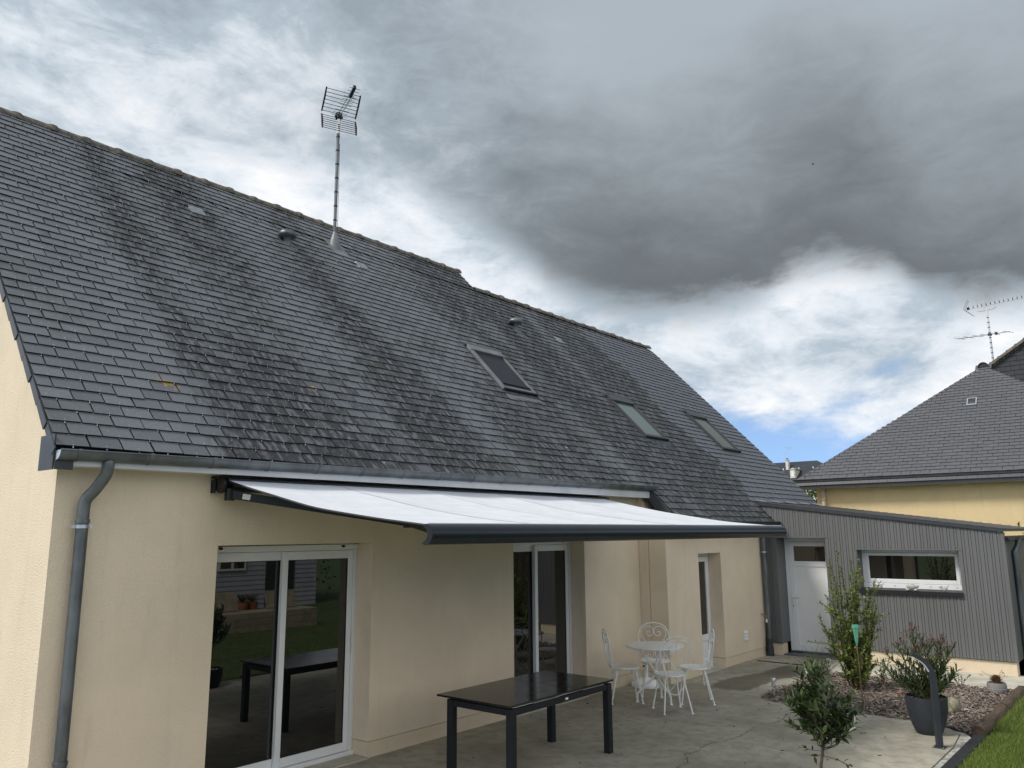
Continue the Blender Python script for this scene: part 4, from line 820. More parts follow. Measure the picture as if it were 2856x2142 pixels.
# boxed gutter with slate-hung fascia
g = MB(); g.box((NE-.11, NY0+.11, NZ-.075), (NE-.02, NY1-.1, NZ-.010)); g.build('gutter', MT['zinc_d'], nb); g = MB(); g.box((NE-.135, NY0+.13, NZ-.008), (NE-.10, NY1-.1, NZ+.012)); g.build('gutter_rim', MT['lead'], nb)
k = 0
y = NY0+.10
while y > NY1:
    m_ = MB(); m_.prism([(NE-.09, y, NZ-.08), (NE-.09, y-.212, NZ-.08), (NE-.13, y-.212, NZ-.165), (NE-.13, y, NZ-.165)], (.008, 0, 0)); m_.build('fascia_slate', MT['slate_v'], nb); y -= .216
g = MB(); g.box((NE-.10, NY0+.09, NZ-.255), (NE-.075, NY1-.1, NZ-.166)); g.build('fascia', MT['clad_d'], nb); g = MB(); g.box((NE-.074, NY0+.08, NZ-.25), (NX+.2, NY1-.1, NZ-.235)); g.build('soffit', MT['white'], nb)
g = MB(); g.tube([(NX-.075, .46, 3.33), (NX-.075, .46, 0)], .055, 10); dp = g.build('downpipe', MT['beige'], nb, smooth=True); g = MB(); g.lathe([(.058, -.03), (.068, -.02), (.068, .02), (.058, .03)], (NX-.075, .46, 3.05), 12); g.build('pipe_socket', MT['beige'], dp)
fx, fy = onf = (1.93, 0); t0 = 1.93
def onN(y, s, h_): return Vector((NE+nc*s-ns*h_, y, NZ+ns*s+nc*h_))
def nbox(mb, y0, y1, s0, s1, h0, h1):
    P = [onN(y, s, h_) for h_ in (h0, h1) for (y, s) in ((y0, s0), (y1, s0), (y1, s1), (y0, s1))]; mb.add(P, [(0, 1, 2, 3), (7, 6, 5, 4), (4, 5, 1, 0), (5, 6, 2, 1), (6, 7, 3, 2), (7, 4, 0, 3)])
sv = (20.46-NE)/nc; g = MB()
for a in ((-2.78, -2.81, sv-.15, sv+.15), (-3.01, -2.98, sv-.15, sv+.15), (-2.811, -2.979, sv-.15, sv-.105), (-2.811, -2.979, sv+.12, sv+.15)): nbox(g, *a, .02, .05)
rv = g.build('roof_vent', MT['galv'], nb); g = MB(); nbox(g, -2.811, -2.979, sv-.105, sv+.12, .02, .026); g.build('vent_opening', MT['zinc_d'], rv)
# slate-hung gable behind, with half-round verge tiles
GX = 25.0; g = MB(); gy0, gz0 = -2.45, 6.98; gs = .655; top = lambda y: gz0+(gy0-y)*gs; g.prism([(GX+.03, gy0+.5, 3), (GX+.03, -9, 3), (GX+.03, -9, top(-5.8)-.05), (GX+.03, -5.8, top(-5.8)-.05), (GX+.03, gy0, top(gy0)-.05), (GX+.03, gy0+.5, top(gy0+.5)-.05)], (6, 0, 0)); gb = g.build('slate_gable', MT['deck'], nb)
m_ = MB(); rgn = random.Random(4); yat = lambda z: gy0-(z+.06-gz0)/gs
for j in range(30):
    z = 4.6+j*.145; zt = z+.15; y1 = min(-1.9, yat(z)); y1t = min(-1.9, yat(zt)); x = y1; cuts = [y1]
    while x > -6.4: x -= rgn.uniform(.24, .30); cuts.append(x)
    for k in range(len(cuts)-1):
        ya, yb = cuts[k]-(.003 if k else 0), cuts[k+1]+.003; yt = min(ya, y1t)
        if yt <= yb: continue
        m_.add([(GX+.002, ya, z), (GX+.002, yb, z), (GX+.016, yb, zt), (GX+.016, yt, zt), (GX+.028, ya, z), (GX+.028, yb, z)], [(0, 1, 2, 3), (0, 4, 5, 1)])
m_.build('slates', MT['slate_d'], gb)['kind'] = 'stuff'
ridge_run(gb, (GX, gy0+.35, top(gy0+.35)-.02), (GX, -5.6, top(-5.6)-.02), .27, .10, MT['ridge'])
g = MB(); g.prism([(GX-.03, gy0+.4, top(gy0+.4)-.13), (GX-.03, -5.7, top(-5.7)-.13), (GX-.03, -5.7, top(-5.7)-.04), (GX-.03, gy0+.4, top(gy0+.4)-.04)], (.05, 0, 0)); g.build('verge_board', MT['ridge'], gb)
# ================================================================== FAR HOUSE AND TREES
fh = thing('far_house', (146, 50, 0), 'distant stone house with dark slate roof, dormers and white chimney', 'house')
g = MB(); g.box((140.6, 38.5, -.1), (152, 64, 10.9)); g.build('wall', MT['stonewall'], fh)
rz, ez = 15.0, 10.8; g = MB(); g.add([(140, 38, ez), (140, 64.5, ez), (152.6, 64.5, ez), (152.6, 38, ez), (146.3, 43.9, rz), (146.3, 60, rz)], [(0, 1, 5, 4), (1, 2, 5), (2, 3, 4, 5), (3, 0, 4), (0, 3, 2, 1)]); fr = g.build('roof', MT['farroof'], fh)
fz = lambda x: ez+(x-140)*(rz-ez)/6.3
for yc in (46.55, 41.8, 52.0):
    x0 = 140.7; zb = 11.6; g = MB(); g.box((x0, yc-.46, zb), (x0+2.6, yc+.46, zb+1.55)); g.prism([(x0-.1, yc-.6, zb+1.55), (x0-.1, yc+.6, zb+1.55), (x0-.1, yc, zb+1.85)], (.35, 0, 0)); d = g.build('dormer', MT['stonewall'], fh); g = MB(); g.box((x0-.03, yc-.22, zb+.25), (x0-.005, yc+.22, zb+1.3)); g.build('window', MT['white'], d)
    g = MB(); g.prism([(x0+.26, yc-.72, zb+1.56), (x0+.26, yc+.72, zb+1.56), (x0+.26, yc, zb+1.95)], (3.2, 0, 0)); g.build('dormer_roof', MT['lead'], d)
g = MB(); g.box((143.8, 48.40, 13.4), (144.5, 48.88, 15.15)); g.box((143.7, 48.33, 15.15), (144.6, 48.95, 15.27)); ch = g.build('chimney', MT['chimney'], fh)
for yy in (48.52, 48.76): g = MB(); g.lathe([(.10, 0), (.08, .3)], (144.1, yy, 15.27), 8); g.build('chimney_pot', MT['zinc_d'], ch)
g = MB(); g.tube([(144.1, 48.55, 15.4), (144.1, 48.55, 17.6)], .03, 5); g.tube([(144.1, 48.7, 17.5), (144.1, 47.6, 17.45)], .02, 4)
for k in range(5): g.tube([(144.1, 48.5-k*.22, 17.2), (144.1, 48.5-k*.22, 17.7)], .014, 4)
g.build('aerial', MT['galv'], ch)
for y in (43.9, 46.5, 49.4): g = MB(); g.box((143.9, y-.12, fz(143.9)-.1), (144.2, y+.12, fz(144.2)+.12)); g.build('roof_vent', MT['galv'], fr)

# leaves ---------------------------------------------------------
LV = np.array([(0, 0, 0), (-1, .30, .25), (-.82, .65, .22), (0, 1, -.1), (.82, .65, .22), (1, .30, .25), (0, .30, 0), (0, .65, -.03)])
LF = [(0, 6, 1), (1, 6, 7, 2), (2, 7, 3), (0, 5, 6), (5, 4, 7, 6), (4, 3, 7)]
def leaf(mb, p, d, n, l, w_, a):
    d = d.normalized(); x = d.cross(n)
    if x.length < 1e-4: x = d.cross(Vector((.3, .5, .8)))
    x.normalize(); n = x.cross(d); mb.add([p+x*(q[0]*w_)+d*(q[1]*l)+n*(q[2]*w_) for q in LV], LF, a)
def rv3(rg): return Vector((rg.gauss(0, 1), rg.gauss(0, 1), rg.gauss(0, 1))).normalized()
def leafy(mb, path, rg, start, step, l, w_, out=.9, lo=.3, hi=1, upb=.3):
    P = path; acc = 0; ph = rg.uniform(0, 6.28); tot = sum((P[i+1]-P[i]).length for i in range(len(P)-1)); run = 0
    for i in range(len(P)-1):
        seg = P[i+1]-P[i]; L = seg.length
        if L < 1e-6: continue
        t = seg/L; a = t.cross(Vector((.31, .77, .2))).normalized(); b = t.cross(a); pos = 0
        while acc+pos < L:
            pos_ = acc+pos; 
            if (run+pos_)/tot > start:
                ph += 2.4+rg.gauss(0, .3); r_ = a*math.cos(ph)+b*math.sin(ph); d = t*rg.uniform(.35, .8)+r_*out+Vector((0, 0, upb*rg.random()))+rv3(rg)*.18
                leaf(mb, P[i]+t*pos_, d, t*.6+Vector((0, 0, .9))+rv3(rg)*.35, l*rg.uniform(.5, 1.18), w_*rg.uniform(.65, 1.2), min(.99, max(.01, lo+(hi-lo)*rg.random())))
            pos += step*rg.uniform(.7, 1.3)
        acc = acc+pos-L; run += L
def bend(a, b, rg, wob, n=6, sag=0):
    a, b = Vector(a), Vector(b); d = (b-a).length; m1 = a.lerp(b, .4)+rv3(rg)*wob*d+Vector((0, 0, sag)); m2 = a.lerp(b, .75)+rv3(rg)*wob*d*.6+Vector((0, 0, sag*.6)); return smoothpath([a, m1, m2, b], n//2)
def blobtree(name, loc, label, blobs, n, l, seed, trunk_r, group='trees behind the houses'):
    rg = random.Random(seed); t = thing(name, loc, label, 'tree', group); g = MB(); b = Vector(loc); topz = max(c[2] for c, r in blobs)
    g.tube([b, b+Vector((.1, 0, topz*.5)), b+Vector((0, .1, topz*.9))], [trunk_r, trunk_r*.75, trunk_r*.35], 8)
    for c, r in blobs: g.tube([b+Vector((0, 0, topz*.4)), (b+Vector((0, 0, topz*.4))).lerp(b+Vector(c), .5)+Vector((0, 0, .1)), b+Vector(c)], [trunk_r*.5, trunk_r*.3, trunk_r*.1], 6)
    g.build('trunk', MT['bark'], t); m_ = MB()
    for c, r in blobs:
        for k in range(n):
            q = rv3(rg)*r*(rg.random()**.35); q.z *= .85; p = b+Vector(c)+q; leaf(m_, p, rv3(rg)+Vector((0, 0, -.2)), q+rv3(rg)*.6, l*rg.uniform(.6, 1.2), l*.34, rg.uniform(.01, .99))
    m_.build('crown', MT['tree'], t); return t
rgt = random.Random(2)
blobtree('garden_tree', (26.6, 3.5, 0), 'green tree glimpsed between the slate roof edge and the yellow house', [((0, -.45, 3.95), .62), ((.2, .5, 3.3), .85), ((-.2, -.3, 3.0), .9), ((.1, .3, 2.2), 1.1)], 520, .13, 21, .12, None)

# ================================================================== FURNITURE
dt = thing('dining_table', (4.09, -1.40, 0), 'black extending dining table with glossy stone top under the awning', 'table')
TX0, TX1, TY0, TY1 = 3.235, 4.945, -1.86, -.94; LX0, LX1, LY0, LY1 = 3.275, 4.915, -1.85, -1.04
for x in (LX0, LX1-.072):
    for y in (LY0, LY1-.072): g = MB(); g.bbox((x, y, 0), (x+.072, y+.072, .685), .004); g.build('leg', MT['anthm'], dt)
g = MB(); c_ = .008
g.bbox((LX0+.073, LY0+c_, .625), (LX1-.073, LY0+.045, .683), .003); g.bbox((LX0+.073, LY1-.045, .625), (LX1-.073, LY1-c_, .683), .003); g.bbox((LX0+c_, LY0+.073, .625), (LX0+.045, LY1-.073, .683), .003); g.bbox((LX1-.045, LY0+.073, .625), (LX1-c_, LY1-.073, .683), .003); g.build('apron', MT['anthm'], dt)
g = MB(); g.box((LX0+.20, LY0+.10, .684), (LX1-.20, LY0+.14, .703)); g.box((LX0+.20, LY1-.14, .684), (LX1-.20, LY1-.10, .703)); g.box((LX0+.06, -1.45, .684), (LX0+.10, -1.40, .703)); g.box((LX1-.10, -1.45, .684), (LX1-.06, -1.40, .703)); g.build('slide_rail', MT['black'], dt)
xm = 4.30
for a, b in ((TX0, xm-.0015), (xm+.0015, TX1)): g = MB(); g.bbox((a, TY0, .704), (b, TY1, .722), .004); g.build('table_top', MT['ceramic'], dt)
g = MB(); g.box((4.10, LY0+.0055, .642), (4.145, LY0+.0078, .662)); g.build('badge', MT['sticker'], dt)
for x0, x1 in ((3.62, 4.02), (4.42, 4.80)): g = MB(); g.box((x0, LY0+.020, .684), (x1, LY0+.028, .692)); g.build('extension_rail', MT['galv'], dt)

def scroll(pts): return smoothpath(pts, 4)
def make_chair():
    t = thing('bistro_chair', (0, 0, 0), 'x', 'chair', 'white bistro chairs round the small table'); local(t)
    g = MB(); g.lathe([(0, .438), (.192, .438), (.203, .442), (.205, .450), (.200, .457), (.190, .455), (.12, .450), (0, .449)], (0, 0, 0), 30); g.build('seat', MT['whitelac'], t, smooth=True, angle=50)
    px = lambda q: Vector(((q[0]-1150)*.00081, -.195-(990-q[1])*.00081*.16, .455+(990-q[1])*.00080))
    half = [(1000, 1020), (955, 890), (908, 760), (882, 650), (890, 560), (930, 470), (1000, 415), (1080, 390), (1150, 384)]
    full = half+[(2300-x, y) for x, y in half[-2::-1]]
    bk = MB(); bk.tube(smoothpath([px(q) for q in full], 4), .0080, 7)
    lobe = [(1085, 548), (1050, 535), (1028, 565), (1050, 603), (1095, 608), (1140, 570), (1141, 500), (1100, 455), (1050, 445), (985, 465), (940, 520), (935, 590), (970, 660), (1040, 755), (1100, 835), (1130, 890), (1130, 950), (1090, 985), (1045, 970), (1032, 935), (1055, 922), (1085, 940)]
    for mir in (0, 1): bk.tube(smoothpath([px((2300-q[0], q[1]) if mir else q) for q in lobe], 3), .0060, 6)
    bk.build('backrest', MT['whitelac'], t, smooth=True, angle=80)
    for sx in (-1, 1):
        for sy in (-1, 1):
            f = Vector((sx*.185, sy*.195+(-.03 if sy < 0 else 0), .0)); a = Vector((sx*.115, sy*.125, .436))
            g = MB(); g.tube(smoothpath([a+Vector((-sx*.035, -sy*.03, .0)), a+Vector((0, 0, -.012)), a.lerp(f, .25), f+Vector((0, 0, .012))], 4), .0100, 7); g.tube(smoothpath([a+Vector((sx*.045, -sy*.045, .0)), a+Vector((sx*.022, -sy*.012, -.02)), a.lerp(f, .3)+Vector((sx*.006, -sy*.006, 0)), f+Vector((sx*.003, -sy*.003, .02))], 4), .0055, 6)
            g.lathe([(0, 0), (.017, 0), (.019, .006), (.012, .014), (0, .016)], f, 10); g.build('leg', MT['whitelac'], t, smooth=True, angle=60)
    g = MB()
    for sy in (-1, 1): g.tube(smoothpath([(-.13, sy*.135, .33), (-.06, sy*.13, .24), (0, sy*.128, .215), (.06, sy*.13, .24), (.13, sy*.135, .33)], 4), .0045, 6)
    g.build('stretcher', MT['whitelac'], t, smooth=True); return t
def dup(root, loc, rz, label):
    r = root.copy(); COL.objects.link(r); r.location = loc; r.rotation_euler = (0, 0, rz); r['label'] = label
    for ch in root.children:
        c = ch.copy(); COL.objects.link(c); c.parent = r
        for g_ in ch.children: d = g_.copy(); COL.objects.link(d); d.parent = c
    return r
ch0 = make_chair(); TC = Vector((7.42, -.93, 0)); chairs = [((7.17, -.60), 'white scrolled iron chair left of the round table, beside the dining table'), ((7.04, -1.37), 'white scrolled iron chair in front of the round table, its back overlapping the tabletop'), ((7.70, -1.36), 'white scrolled iron chair right of the round table, seen edge-on near the narrow door'), ((7.84, -.68), 'white scrolled iron chair behind the round table, against the wall corner')]
for i, ((x, y), lb) in enumerate(chairs):
    d = TC-Vector((x, y, 0)); rz = math.atan2(d.y, d.x)-math.pi/2
    if i == 0: rz += .12
    if i == 0: ch0.location = (x, y, 0); ch0.rotation_euler = (0, 0, rz); ch0['label'] = lb
    else: dup(ch0, (x, y, 0), rz, lb)
bt = thing('bistro_table', TC, 'small round white iron table with scrolled legs between four chairs', 'table'); local(bt)
g = MB(); g.lathe([(0, .716), (.372, .716), (.388, .708), (.394, .716), (.391, .726), (.375, .730), (0, .728)], (0, 0, 0), 44); g.build('table_top', MT['whitelac'], bt, smooth=True, angle=50)
for k in range(3):
    a = R(15+120*k); c, s_ = math.cos(a), math.sin(a); P_ = lambda r, z: Vector((r*c, r*s_, z)); g = MB()
    g.tube(smoothpath([P_(.24, .712), P_(.20, .66), P_(.12, .56), P_(.045, .45), P_(.022, .40), P_(.022, .33), P_(.08, .265), P_(.20, .165), P_(.255, .11), P_(.262, .06), P_(.265, .01)], 4), .0145, 9); g.lathe([(0, 0), (.022, 0), (.024, .008), (.014, .018), (0, .02)], P_(.265, 0), 12)
    lg = g.build('leg', MT['whitelac'], bt, smooth=True, angle=60); g = MB()
    g.tube(smoothpath([P_(.30, .69), P_(.33, .66), P_(.315, .62), P_(.28, .625), P_(.265, .67), P_(.22, .60), P_(.25, .45), P_(.20, .30), P_(.10, .235), P_(.07, .26), P_(.09, .29)], 4), .0055, 6); g.build('scroll', MT['whitelac'], lg, smooth=True)
g = MB(); g.lathe([(.03, .34), (.038, .36), (.038, .39), (.03, .41)], (0, 0, 0), 16); g.build('collar', MT['whitelac'], bt, smooth=True)
pb = thing('parasol_base', (8.27, -.27, 0), 'round white parasol base standing in the wall corner', 'parasol base'); local(pb)
g = MB(); g.lathe([(.0, .0), (.215, 0), (.22, .018), (.215, .05), (.17, .085), (.09, .115), (.05, .125), (0, .125)], (0, 0, 0), 32); g.build('base', MT['whitelac'], pb, smooth=True, angle=50); g = MB(); g.lathe([(.036, .12), (.036, .34), (.042, .34), (.042, .40), (.03, .41), (.028, .44), (0, .44)], (0, 0, 0), 16); g.build('socket_tube', MT['whitelac'], pb, smooth=True); g = MB(); g.tube([(-.036, -.01, .30), (-.09, -.03, .30)], .008, 6); g.lathe([(.016, 0), (.016, .02)], (-.095, -.03, .29), 8); g.build('clamp_knob', MT['black'], pb)

# ================================================================== PLANTS AND GARDEN THINGS
def pot_shell(mb, r0, r1, h_, wall=.014, curve_=.5, seg=36, z0=0):
    prof = [(0, z0)]
    for k in range(9): t = k/8; prof.append((r0+(r1-r0)*(math.sin(t*math.pi/2)**curve_ if t > 0 else 0), z0+h_*t))
    prof += [(r1+.004, z0+h_+.003), (r1-wall, z0+h_+.003), (r1-wall-.008, z0+h_-.05), (0, z0+h_-.05)]; mb.lathe(prof, (0, 0, 0), seg)
# bay tree in a dark pot
rg = random.Random(31)
bp = thing('bay_tree', (4.21, -4.23, 0), 'small dark green bay tree with a round crown in the foreground', 'tree'); local(bp)
g = MB(); pot_shell(g, .14, .20, .27); g.build('pot', MT['anthm'], bp, smooth=True, angle=50)
g = MB(); tr = [Vector((0, 0, .2)), Vector((.005, -.01, .42)), Vector((.012, -.03, .53)), Vector((.012, -.04, .64)), Vector((.02, -.06, .78))]; g.tube(tr, [.015, .013, .012, .010, .006], 8)
lv = MB(); br = MB(); C0 = Vector((.015, -.04, .86))
for k in range(104):
    v = rv3(rg); t = rg.random(); tgt = C0+Vector((v.x*.235, v.y*.265, v.z*.25))*rg.uniform(.62, 1.18)
    if v.z > .2 and rg.random() < .35: tgt.z += rg.uniform(.03, .11)
    if v.z < -.55: tgt.z += .05
    st = tr[3].lerp(tr[4], min(1, max(0, .3+v.z*.8+rg.uniform(-.3, .5)))) if v.z > -.3 else tr[2].lerp(tr[3], rg.random())
    P = bend(st, tgt, rg, .10, 8, -.02); br.tube(P, [.0045-.003*i/(len(P)-1) for i in range(len(P))], 5); leafy(lv, P, rg, .40, .0175, .088, .0165, .75, .0, 1, .35)
for (a, b) in (((.01, -.03, .50), (.10, -.20, .43)), ((.01, -.03, .54), (-.06, .13, .55)), ((.01, -.03, .52), (.02, .05, .47))):
    P = bend(a, b, rg, .08); br.tube(P, .0025, 5); leafy(lv, P, rg, .35, .022, .062, .012)
P = bend((0, -.02, 1.0), (.0, .06, 1.20), rg, .08); br.tube(P, .0025, 5); leafy(lv, P, rg, .3, .014, .06, .010, .6, .6, 1)
tk = g.build('trunk', MT['bark'], bp, smooth=True); br.build('branches', MT['bark'], bp, smooth=True); lv.build('crown', MT['bay'], bp)
g = MB()
for k in range(60): a, r_ = rg.uniform(0, 6.28), .17*rg.random()**.5; s_ = rg.uniform(.010, .02); g.lathe([(0, -s_*.6), (s_*.8, -s_*.2), (s_, .1*s_), (s_*.6, s_*.5), (0, s_*.6)], (r_*math.cos(a), r_*math.sin(a), .235), 6, 1, rg.uniform(.6, 1))
g.build('pebbles', MT['stone'], bp, smooth=True)['kind'] = 'stuff'
# tall shrub in the bed
rg = random.Random(44); sh = thing('tall_shrub', (9.72, -2.75, 0), 'tall leafy shrub with upright red-tipped shoots in the bark bed', 'shrub'); local(sh)
lv, br, rd = MB(), MB(), MB(); e_im = Vector((.64, -.77, 0))
shoots = [(-.02, 1.93), (-.10, 1.80), (.13, 1.82), (.22, 1.83), (.31, 1.70), (.40, 1.64), (-.17, 1.72), (.05, 1.62), (.18, 1.55), (-.08, 1.5), (.36, 1.45), (.47, 1.2), (.02, 1.72), (.42, 1.32), (.44, 1.05), (.40, .92), (-.25, 1.32), (-.30, 1.0), (-.34, .93), (.28, 1.40), (.10, 1.35), (.0, 1.25), (.24, 1.2), (.12, 1.1), (.30, 1.05), (-.05, 1.05), (.05, .9), (.2, .85), (.35, .75), (-.1, .8), (-.2, .62), (.1, .65), (.3, .55), (-.12, .5), (.38, .62), (.22, .42), (.0, .42), (.15, .3), (.32, .30), (-.02, .28)]
for (ox, hz) in shoots:
    b0 = Vector((rg.gauss(.02, .05), rg.gauss(0, .05), .02))+e_im*(.06+ox*.12); tp = e_im*ox+Vector((.77, .64, 0))*rg.gauss(0, .13)+Vector((0, 0, hz)); P = bend(b0, tp, rg, .035, 10); n_ = len(P)
    br.tube(P, [.007-.005*i/(n_-1) for i in range(n_)], 5); leafy(lv, P, rg, .12, .017, .058, .0155, .75, .0, 1, .2)
    if hz > 1.45: leafy(rd, P[-3:], rg, .1, .014, .026, .007, .5)
    for q in range(rg.randint(5, 7)):
        i = rg.randint(n_//6, n_-2); 
        if P[i].z > 1.45: continue
        e2 = P[i]+Vector((rg.gauss(0, .10), rg.gauss(0, .10), rg.uniform(.03, .2))); Q = bend(P[i], e2, rg, .06, 6); br.tube(Q, .002, 4); leafy(lv, Q, rg, .1, .014, .058, .0155, .8, .0, 1, .2)
P = bend((-.05, 0, .55), e_im*-.56+Vector((0, 0, .68)), rg, .03, 8, .03); br.tube(P, .003, 5); leafy(lv, P, rg, .3, .014, .045, .012)
br.build('stems', MT['rtwig'], sh); lv.build('foliage', MT['shrub'], sh); rd.build('red_tips', MT['youngred'], sh)
# iris / reed clump
rg = random.Random(8); ir = thing('reed_clump', (10.55, -2.05, 0), 'clump of thin upright reed blades at the back corner of the bed', 'plant'); local(ir); g = MB()
for k in range(34):
    b = Vector((rg.gauss(0, .05), rg.gauss(0, .07), 0)); tip = b+e_im*rg.gauss(0, .19)+Vector((rg.gauss(0, .06), rg.gauss(0, .06), rg.uniform(.28, .55))); m_ = b.lerp(tip, .5)+Vector((0, 0, .03)); w_ = e_im*.006
    g.add([b-w_, b+w_, m_+w_*.9, tip, m_-w_*.9], [(0, 1, 2, 4), (4, 2, 3)], rg.uniform(.01, .99))
g.build('blades', MT['reed'], ir)
# oleander in the round pot
rg = random.Random(17); ol = thing('potted_oleander', (7.79, -4.19, 0), 'oleander with narrow leaves and dark pink buds in a round anthracite pot', 'potted plant'); local(ol)
g = MB(); prof = [(0, 0), (.125, 0), (.135, .008), (.165, .08), (.195, .17), (.212, .27), (.217, .36), (.219, .395), (.206, .398), (.200, .345), (0, .345)]; g.lathe(prof, (0, 0, 0), 44); g.build('pot', MT['anthp'], ol, smooth=True, angle=50)
g = MB()
for k in range(75): a, r_ = rg.uniform(0, 6.28), .19*rg.random()**.5; s_ = rg.uniform(.012, .028); g.lathe([(0, -s_*.5), (s_*.8, -s_*.2), (s_, .1*s_), (s_*.6, s_*.45), (0, s_*.55)], (r_*math.cos(a), r_*math.sin(a), .352), 7, 1, rg.uniform(.6, 1))
g.build('pebbles', MT['stone'], ol, smooth=True)['kind'] = 'stuff'
lv, br, bd_ = MB(), MB(), MB()
tips = [(0.0, 1.08), (-.06, 1.02), (.20, 1.0), (.15, .93), (-.17, .95), (-.27, .94), (-.33, .83), (.27, .86), (.29, .70), (-.32, .68), (.10, .88), (.05, .78), (.22, .76), (-.12, .82), (-.22, .74), (.18, .62), (-.05, .68), (.25, .55), (-.20, .58), (.0, .6), (.10, .55), (-.10, .55), (.30, .62), (-.28, .60), (.14, .74), (-.36, .72), (.05, .98), (.24, .92)]
for i, (ox, hz) in enumerate(tips+[(x_*.85+.02, z_*.93) for x_, z_ in tips[::2]]):
    b0 = Vector((rg.gauss(0, .03), rg.gauss(0, .03), .33)); tp = e_im*(ox*1.12)+Vector((.77, .64, 0))*rg.gauss(0, .12)+Vector((0, 0, hz)); P = bend(b0, tp, rg, .09, 10); n_ = len(P); br.tube(P, [.006-.0035*k/(n_-1) for k in range(n_)], 5); leafy(lv, P, rg, .22, .0115, .125, .0085, .62, 0, 1, .25)
    if hz > .8:
        for q in range(9):
            e2 = tp+Vector((rg.gauss(0, .028), rg.gauss(0, .028), rg.uniform(.01, .085))); Q = [tp, tp.lerp(e2, .5)+rv3(rg)*.006, e2]; br.tube(Q, .0015, 4)
            for z in range(3): leaf(bd_, e2+rv3(rg)*.008, Vector((rg.gauss(0, .4), rg.gauss(0, .4), 1)), rv3(rg), .022, .0045, rg.uniform(.01, .99))
br.build('stems', MT['twig'], ol); lv.build('foliage', MT['olea'], ol); bd_.build('flower_buds', MT['redbud'], ol)
# curved lamp bollard
lb = thing('garden_lamp', (7.2, -4.42, 0), 'anthracite curved bollard lamp bolted to the slab edge', 'lamp'); local(lb)
pth = smoothpath([Vector((0, 0, .006)), Vector((0, 0, .35)), Vector((0, 0, .68)), Vector((-.006, .008, .755)), Vector((-.028, .040, .83)), Vector((-.065, .095, .895)), Vector((-.12, .165, .935))], 5)
tdir = Vector((-.58, .81, 0)).normalized(); sdir = Vector((tdir.y, -tdir.x, 0)); g = MB(); vs = []
for i, q in enumerate(pth):
    t = (pth[min(i+1, len(pth)-1)]-pth[max(i-1, 0)]).normalized(); n_ = sdir.cross(t).normalized(); k = i/(len(pth)-1); hw, hd = .028, .028-.010*max(0, (k-.5)*2)
    for a, b in ((-1, -1), (1, -1), (1, 1), (-1, 1)): vs.append(q+sdir*(a*hw)+n_*(b*hd))
N_ = len(pth); fs = [(4*i+k, 4*i+(k+1) % 4, 4*i+4+(k+1) % 4, 4*i+4+k) for i in range(N_-1) for k in range(4)]+[(3, 2, 1, 0), (4*N_-4, 4*N_-3, 4*N_-2, 4*N_-1)]; g.add(vs, fs); g.build('post', MT['anthp'], lb, smooth=True, angle=30)
g = MB(); vs = []; sub = pth[N_//2+1:]
for i, q in enumerate(sub):
    t = (sub[min(i+1, len(sub)-1)]-sub[max(i-1, 0)]).normalized(); n_ = sdir.cross(t).normalized(); n_ = n_ if n_.z < 0 or n_.dot(tdir) > 0 else -n_
    for a in (-1, 1): vs += [q+sdir*(a*.022)+n_*.024, q+sdir*(a*.022)+n_*.031]
fs = []
for i in range(len(sub)-1): a = 4*i; b = a+4; fs += [(a+1, a+3, b+3, b+1), (a, a+1, b+1, b), (a+2, b+2, b+3, a+3)]
g.add(vs, fs); g.build('led_strip', MT['led'], lb)
g = MB(); g.bbox((-.065, -.06, 0), (.065, .06, .008), .003); g.build('base_plate', MT['anthp'], lb)
for sx in (-1, 1):
    for sy in (-1, 1): g = MB(); g.lathe([(.008, .008), (.008, .014), (0, .016)], (sx*.05, sy*.045, 0), 8); g.build('bolt', MT['galv'], lb)
# rain gauge on a stake, two solar lights
rgw = thing('rain_gauge', (8.675, -3.22, 0), 'green plastic rain gauge on a thin brown stake', 'rain gauge'); local(rgw)
g = MB(); g.tube([(0, 0, -.02), (-.004, .012, .80)], .008, 7); g.build('stake', MT['stake'], rgw); g = MB(); g.lathe([(.010, .77), (.012, .80), (.018, .805), (.020, .83), (.024, .86), (.038, .985), (.046, .99), (.047, 1.03), (.043, 1.03), (.042, .995), (.02, .85), (0, .84)], (-.004, .012, 0), 6); g.build('funnel', MT['gauge'], rgw)
g = MB()
for k in range(6): g.box((-.010, -.033-.002*k, .87+k*.02), (.008, -.0325-.002*k, .872+k*.02))
g.build('scale_marks', MT['sticker'], rgw)
sol = None
for (x, y, lb_) in ((8.56, -2.10, 'steel solar light on a peg at the near corner of the bark bed'), (10.70, -2.13, 'steel solar light behind the reeds at the back of the bed')):
    t = thing('solar_light', (x, y, 0), lb_, 'garden light', 'solar lights in the bed'); local(t)
    g = MB(); g.tube([(0, 0, -.02), (0, 0, .15)], .010, 8); g.build('peg', MT['galv'], t); g = MB(); g.lathe([(.012, .145), (.03, .15), (.032, .155), (.032, .175), (.028, .178)], (0, 0, 0), 16); g.build('collar', MT['galv'], t, smooth=True)
    g = MB(); g.lathe([(.026, .178), (.030, .185), (.026, .19), (.030, .197), (.026, .204), (.030, .211), (.026, .218), (.030, .225), (.026, .232)], (0, 0, 0), 16); g.build('lens', MT['figurine'], t); g = MB(); g.lathe([(.033, .232), (.033, .265), (.030, .27), (0, .27)], (0, 0, 0), 16); g.build('cap', MT['galv'], t, smooth=True)
